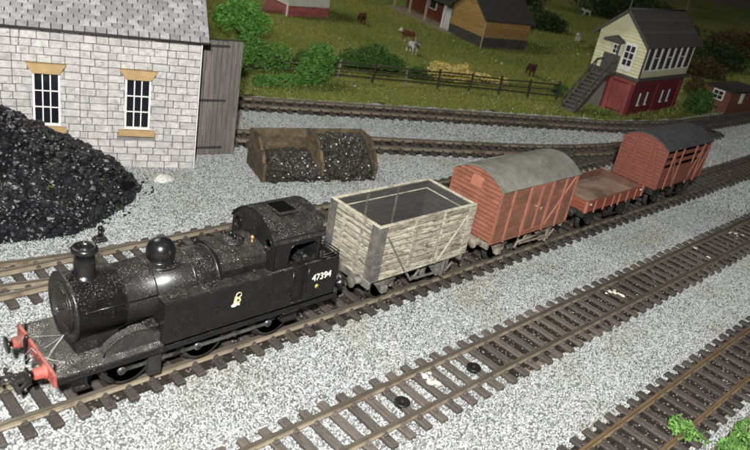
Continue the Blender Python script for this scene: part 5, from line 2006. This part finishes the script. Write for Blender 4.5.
    for k in range(11):
        p = a.lerp(b, (k + 0.5) / 11)
        MB().box((p.x - 0.24, y0 + 0.061, p.z - 0.02), (p.x + 0.20, y1 - 0.061, p.z + 0.06)).build('tread', mat('stair tread', (0.16, 0.15, 0.135), 0.8), t)
    return t


signal_box()


# ================================================================== OTHER BUILDINGS
def hut():
    t = thing('lineside_hut', 'small red-brown hut with a white four-pane window at the right edge', 'hut', (71.6, 9.75, GZ), R(-6))
    br = mat('hut brown', (0.20, 0.075, 0.050), 0.75, 0.2, 2, rand=0.1, bump=0.3)
    white = MATS['signal box white']
    glass = MATS['signal box glass']
    L, W, H = 7.0, 3.0, 2.45
    core = MB().box((0.05, 0.05, 0), (L, W, H)).build('wall', br, t)
    n = 9
    for k in range(n):
        MB().box((0.0, 0.0, k * H / n + 0.012), (0.049, W, (k + 1) * H / n - 0.012)).build('board', br, core)
        MB().box((0.05, 0.0, k * H / n + 0.012), (L, 0.049, (k + 1) * H / n - 0.012)).build('board', br, core)
    MB().box((-0.3, -0.3, H), (L + 0.3, W + 0.3, H + 0.22), 0.04).build('roof', mat('hut roof', (0.035, 0.030, 0.026), 0.8), t)
    w = bpy.data.objects.new('window', None)
    COL.objects.link(w)
    w.parent = t
    w.location = (-0.01, 0.75, 1.25)
    MB().box((-0.06, 0, 0), (0.0, 1.35, 1.15), 0.01).build('frame', white, w)
    for i in range(2):
        for j in range(2):
            MB().box((-0.075, 0.14 + i * 0.57, 0.14 + j * 0.46), (-0.062, 0.64 + i * 0.57, 0.54 + j * 0.46)).build('pane', glass, w)
    w = bpy.data.objects.new('window', None)
    COL.objects.link(w)
    w.parent = t
    w.location = (2.2, -0.02, 1.15)
    MB().box((0, -0.05, 0), (0.75, 0.0, 1.15), 0.01).build('frame', white, w)
    return t


hut()


def brick_house():
    t = thing('brick_house', 'house with red brick lower wall and white upper wall at the top edge', 'house', (42.1, 51.8, GZ), R(-6))
    red = mat('house brick', (0.40, 0.11, 0.10), 0.8, 0.2, 2.5, rand=0.22, bump=0.3)
    white = mat('house render', (0.60, 0.60, 0.56), 0.8, 0.1)
    L, W = 5.9, 5.5
    core = MB().box((0.05, 0.05, 0), (L - 0.05, W, 1.3)).build('lower_wall', mat('house mortar', (0.34, 0.12, 0.11), 0.9), t)
    bu = MB().box((0, 0, 0), (1, 0.06, 0.20), 0.008).mesh('brick')
    bu.materials.append(red)
    bv = MB().box((0, 0, 0), (0.06, 1, 0.20), 0.008).mesh('brick')
    bv.materials.append(red)
    for r in range(6):
        n = 8
        for k in range(n):
            x0 = k * L / n + (0.35 if r % 2 else 0.0)
            x1 = min(L, (k + 1) * L / n + (0.35 if r % 2 else 0.0))
            if r % 2 and k == 0:
                put('brick', bu, None, core, (0.0, -0.012, r * 0.217), None, (0.33, 1, 1))
            if x1 - x0 > 0.05:
                put('brick', bu, None, core, (x0 + 0.01, -0.012, r * 0.217), None, (x1 - x0 - 0.02, 1, 1))
    MB().box((-0.04, -0.06, 1.30), (L + 0.04, W, 1.44), 0.01).build('string_course', white, t)
    MB().box((0, 0, 1.44), (L, W, 5.2)).build('upper_wall', white, t)
    MB().prism([(-0.4, 5.2), (W + 0.4, 5.2), (W / 2, 8.0)], -0.4, L + 0.4, 'X').build('roof', mat('house roof', (0.12, 0.06, 0.05), 0.85), t)
    for x in (1.0, 3.7):
        w = bpy.data.objects.new('window', None)
        COL.objects.link(w)
        w.parent = t
        w.location = (x, -0.02, 2.5)
        MB().box((0, -0.04, 0), (1.1, 0.01, 1.5), 0.01).build('frame', MATS['signal box white'], w)
        MB().box((0.1, -0.055, 0.1), (1.0, -0.042, 1.4)).build('pane', MATS['signal box glass'], w)
    MB().box((-0.12, -0.12, 0), (-0.002, 0.10, 1.5)).build('corner_post', MATS['signal box white'], t)
    MB().box((-2.3, 0.9, 0), (-0.14, 3.4, 0.5), 0.03).build('doorstep', mat('house step', (0.20, 0.07, 0.055), 0.8), t)


brick_house()


def stable():
    ang = math.atan2(37.13 - 44.6, 61.36 - 63.4) # along the front towards the near corner
    t = thing('stable_block', 'timber stable block with yellow boarded gable and open fronted wing', 'stable', (61.36, 37.13, GZ), 0)
    yel = mat('stable yellow boards', (0.36, 0.22, 0.075), 0.75, 0.15, 2, rand=0.14)
    yel2 = mat('stable side boards', (0.33, 0.19, 0.065), 0.75, 0.15, 2, rand=0.14)
    stn = mat('stable dark plinth', (0.055, 0.052, 0.048), 0.85, 0.35, 2.5, bump=0.6)
    roofm = mat('stable roof', (0.045, 0.040, 0.036), 0.8, 0.2)
    redb = mat('stable red boards', (0.22, 0.065, 0.035), 0.75, 0.2, 2, rand=0.15)
    white = MATS['signal box white']
    fr = Vector((63.3 - 61.36, 44.6 - 37.13, 0))
    fr.normalize()                     # runs back along the gable front
    sd = Vector((fr.y, -fr.x, 0))      # runs along the right side wall
    e = bpy.data.objects.new('stable_frame', None)
    t.rotation_euler = (0, 0, math.atan2(sd.y, sd.x))
    # now local x runs along the side wall, local y along the front
    G, H, HR, D = 7.4, 3.75, 6.4, 7.2
    MB().prism([(0, 0), (G, 0), (G, H), (G / 2, HR), (0, H)], 0.06, D, 'X').build('gable_wall', mat('stable core', (0.07, 0.04, 0.02), 0.8), t)
    MB().box((-0.02, -0.03, 0), (D, 0.0, 1.35)).build('plinth', stn, t)
    MB().box((-0.03, 0.0, 0), (0.055, G, 1.35)).build('plinth', stn, t)
    n = 16
    z = 1.36
    bh = (HR - 1.4) / n
    for k in range(n):
        z0, z1 = 1.36 + k * bh, 1.36 + (k + 1) * bh - 0.02

        def half(z):
            return G / 2 if z < H else max(0.03, G / 2 * (1 - (z - H) / (HR - H)))
        h0, h1 = half(z0), half(z1)
        MB().prism([(G / 2 - h0, z0), (G / 2 + h0, z0), (G / 2 + h1, z1), (G / 2 - h1, z1)], -0.02, 0.055, 'X').build('board', yel, t)
        if z1 < H:
            MB().box((0.06, -0.025, z0), (D, -0.001, z1)).build('board', yel2, t)
    MB().box((-0.07, -0.07, 0), (0.05, 0.04, H), 0.0).build('corner_post', mat('stable corner', (0.42, 0.36, 0.24), 0.8), t)
    for s in (-1, 1):
        ye = G / 2 + s * (G / 2 + 0.5)
        ze = H - 0.5 * (HR - H) / (G / 2)
        MB().prism([(ye, ze), (G / 2, HR), (G / 2, HR + 0.16), (ye, ze + 0.16)], -0.5, D + 0.4, 'X').build('roof', roofm, t)
    # open-fronted wing beyond the gable
    Wl = 15.5
    MB().box((2.4, G + 0.01, 0), (2.6, G + Wl, H - 0.2)).build('wing_back', stn, t)
    nb = 12
    for k in range(nb):
        y0 = G + 1.9 + k * (Wl - 1.9) / nb
        MB().box((2.28, y0 + 0.02, 0.1), (2.399, y0 + (Wl - 1.9) / nb - 0.02, H - 0.22)).build('wing_board', redb, t)
    for y in (G + 2.9, G + 7.2):
        MB().box((2.2, y, 1.5), (2.279, y + 1.9, 2.9)).build('wing_window', white, t)
        MB().box((2.18, y + 0.2, 1.65), (2.199, y + 1.7, 2.75)).build('pane', MATS['signal box glass'], t)
    for y in (G + 1.9, G + 6.3, G + 10.6, G + 15.0):
        MB().box((-0.02, y, 0), (0.22, y + 0.24, H - 0.2)).build('post', white if y < G + 3 else mat('stable pale post', (0.45, 0.36, 0.26), 0.8), t)
    MB().box((0.03, G + 0.25, 0.25), (0.10, G + 1.6, 3.1), 0.01).build('wing_door', mat('stable door', (0.42, 0.43, 0.42), 0.7), t)
    for k in range(3):
        MB().box((-0.01, G + 0.40 + k * 0.42, 0.5), (0.029, G + 0.52 + k * 0.42, 2.9)).build('door_bar', MATS['signal box white'], t)
    MB().box((-0.8, G - 1.2, 0), (2.2, G + Wl, 0.24), 0.02).build('step', mat('stable step', (0.26, 0.21, 0.16), 0.85, 0.2), t)
    MB().prism([(G + 0.01, H - 0.3), (G + Wl, H - 0.3), (G + Wl, H - 0.1), (G + 0.01, H - 0.1)], -0.8, 3.0, 'X').build('wing_roof', roofm, t)
    bpy.data.objects.remove(e)


stable()


# ================================================================== ANIMALS
def quadruped(label, cat, name, x, y, rz, h, body, white_c=None, patch=0.5, neck_up=0.6, head_len=0.42, seed=0, fluffy=False):
    """One continuous skinned body, about h cm at the withers, facing +x before rotation."""
    J = {}
    h *= 0.88
    vs, es, rs = [], [], []

    def V(p, r):
        vs.append(Vector(p) * h)
        rs.append(r * h)
        return len(vs) - 1
    pel = V((-0.55, 0, 0.80), 0.24)
    mid = V((-0.05, 0, 0.74), 0.27)
    che = V((0.48, 0, 0.78), 0.26)
    es += [(pel, mid), (mid, che)]
    nk = V((0.78, 0, 0.80 + 0.25 * neck_up), 0.16)
    hd = V((0.98, 0, 0.82 + 0.42 * neck_up), 0.13)
    mz = V((0.98 + head_len * 0.7, 0, 0.70 + 0.36 * neck_up), 0.085)
    es += [(che, nk), (nk, hd), (hd, mz)]
    for s in (-1, 1):
        er = V((0.93, s * 0.19, 0.92 + 0.46 * neck_up), 0.035)
        es.append((hd, er))
        a = V((0.50, s * 0.17, 0.55), 0.11)
        b = V((0.52, s * 0.17, 0.30), 0.065)
        c = V((0.51, s * 0.17, 0.04), 0.06)
        f = V((0.57, s * 0.17, 0.02), 0.05)
        es += [(che, a), (a, b), (b, c), (c, f)]
        a = V((-0.52, s * 0.17, 0.56), 0.14)
        b = V((-0.64, s * 0.17, 0.32), 0.07)
        c = V((-0.60, s * 0.17, 0.04), 0.06)
        f = V((-0.54, s * 0.17, 0.02), 0.05)
        es += [(pel, a), (a, b), (b, c), (c, f)]
    ta = V((-0.80, 0, 0.84), 0.05)
    tb = V((-0.86, 0, 0.45), 0.035)
    es += [(pel, ta), (ta, tb)]
    me = bpy.data.meshes.new(name)
    me.from_pydata(vs, es, [])
    o = bpy.data.objects.new(name, me)
    COL.objects.link(o)
    sk = o.modifiers.new('skin', 'SKIN')
    for i, r in enumerate(rs):
        me.skin_vertices[0].data[i].radius = (r, r)
    me.skin_vertices[0].data[pel].use_root = True
    sb = o.modifiers.new('sub', 'SUBSURF')
    sb.levels = sb.render_levels = 1
    dg = bpy.context.evaluated_depsgraph_get()
    m2 = bpy.data.meshes.new_from_object(o.evaluated_get(dg))
    bpy.data.objects.remove(o)
    for p in m2.polygons:
        p.use_smooth = True
    hide = mat('hide ' + label[:30], body, 0.8, 0.15, 2.0, stain=white_c, stain_amt=patch, sscale=0.9 / h * 1.2, spec=0.2)
    m2.materials.clear()
    ob = put(name, m2, hide, None, (x, y, fieldz(x, y) + 0.02), (0, 0, rz))
    tag(ob, label, cat, 'animals grazing in the field')
    return ob


BRN = (0.085, 0.030, 0.018)
quadruped('dark brown pony standing near the brick house', 'pony', 'pony', 51.3, 48.6, R(-120), 1.55, BRN, (0.13, 0.06, 0.04), 0.3)
quadruped('brown cow with white face in front of the stable', 'cow', 'cow', 51.6, 40.3, R(165), 1.45, (0.14, 0.045, 0.022), (0.68, 0.64, 0.58), 0.42)
quadruped('black and white cow standing nearest the fence bushes', 'cow', 'cow', 47.1, 35.4, R(-110), 1.5, (0.02, 0.018, 0.017), (0.72, 0.70, 0.65), 0.72)
quadruped('dark brown foal behind the right end of the fence', 'foal', 'foal', 56.5, 25.9, R(-130), 1.45, (0.05, 0.02, 0.014), (0.10, 0.045, 0.03), 0.3)
quadruped('white sheep with black hindquarters beside the signal box roof', 'sheep', 'sheep', 88.1, 39.7, R(200), 1.35, (0.74, 0.72, 0.66), (0.02, 0.02, 0.02), 0.40, 0.3, 0.3)
quadruped('pale grey sheep at the top edge of the dark field', 'sheep', 'sheep', 119.5, 57.7, R(150), 1.3, (0.55, 0.53, 0.48), (0.05, 0.05, 0.045), 0.35, 0.3, 0.3)

# ================================================================== COBWEB on the buffer beam
cw = MB()
rnd = random.Random(77)
A = [(-5.6, 0.9, 1.5), (-5.6, -0.9, 1.5), (-5.55, 0.1, 1.62), (-5.0, -1.0, 1.64), (-4.7, -0.2, 2.0), (-6.2, 0.3, 0.85), (-5.2, 0.4, 1.65), (-5.9, -0.4, 0.9)]
for k in range(12):
    a, b = Vector(rnd.choice(A)), Vector(rnd.choice(A))
    if (a - b).length < 0.2:
        continue
    m = (a + b) / 2 + Vector((rnd.gauss(0, .12), rnd.gauss(0, .12), -0.10))
    pts = [a.lerp(m, t) * (1 - t) + m.lerp(b, t) * t for t in [i / 8 for i in range(9)]]
    cw.tube(pts, 0.004, 4, False)
ob = cw.build('cobweb', mat('cobweb thread', (0.60, 0.60, 0.57), 0.7, 0.1))
tag(ob, 'thin pale cobweb threads strung across the red buffer beam', 'cobweb')['kind'] = 'stuff'
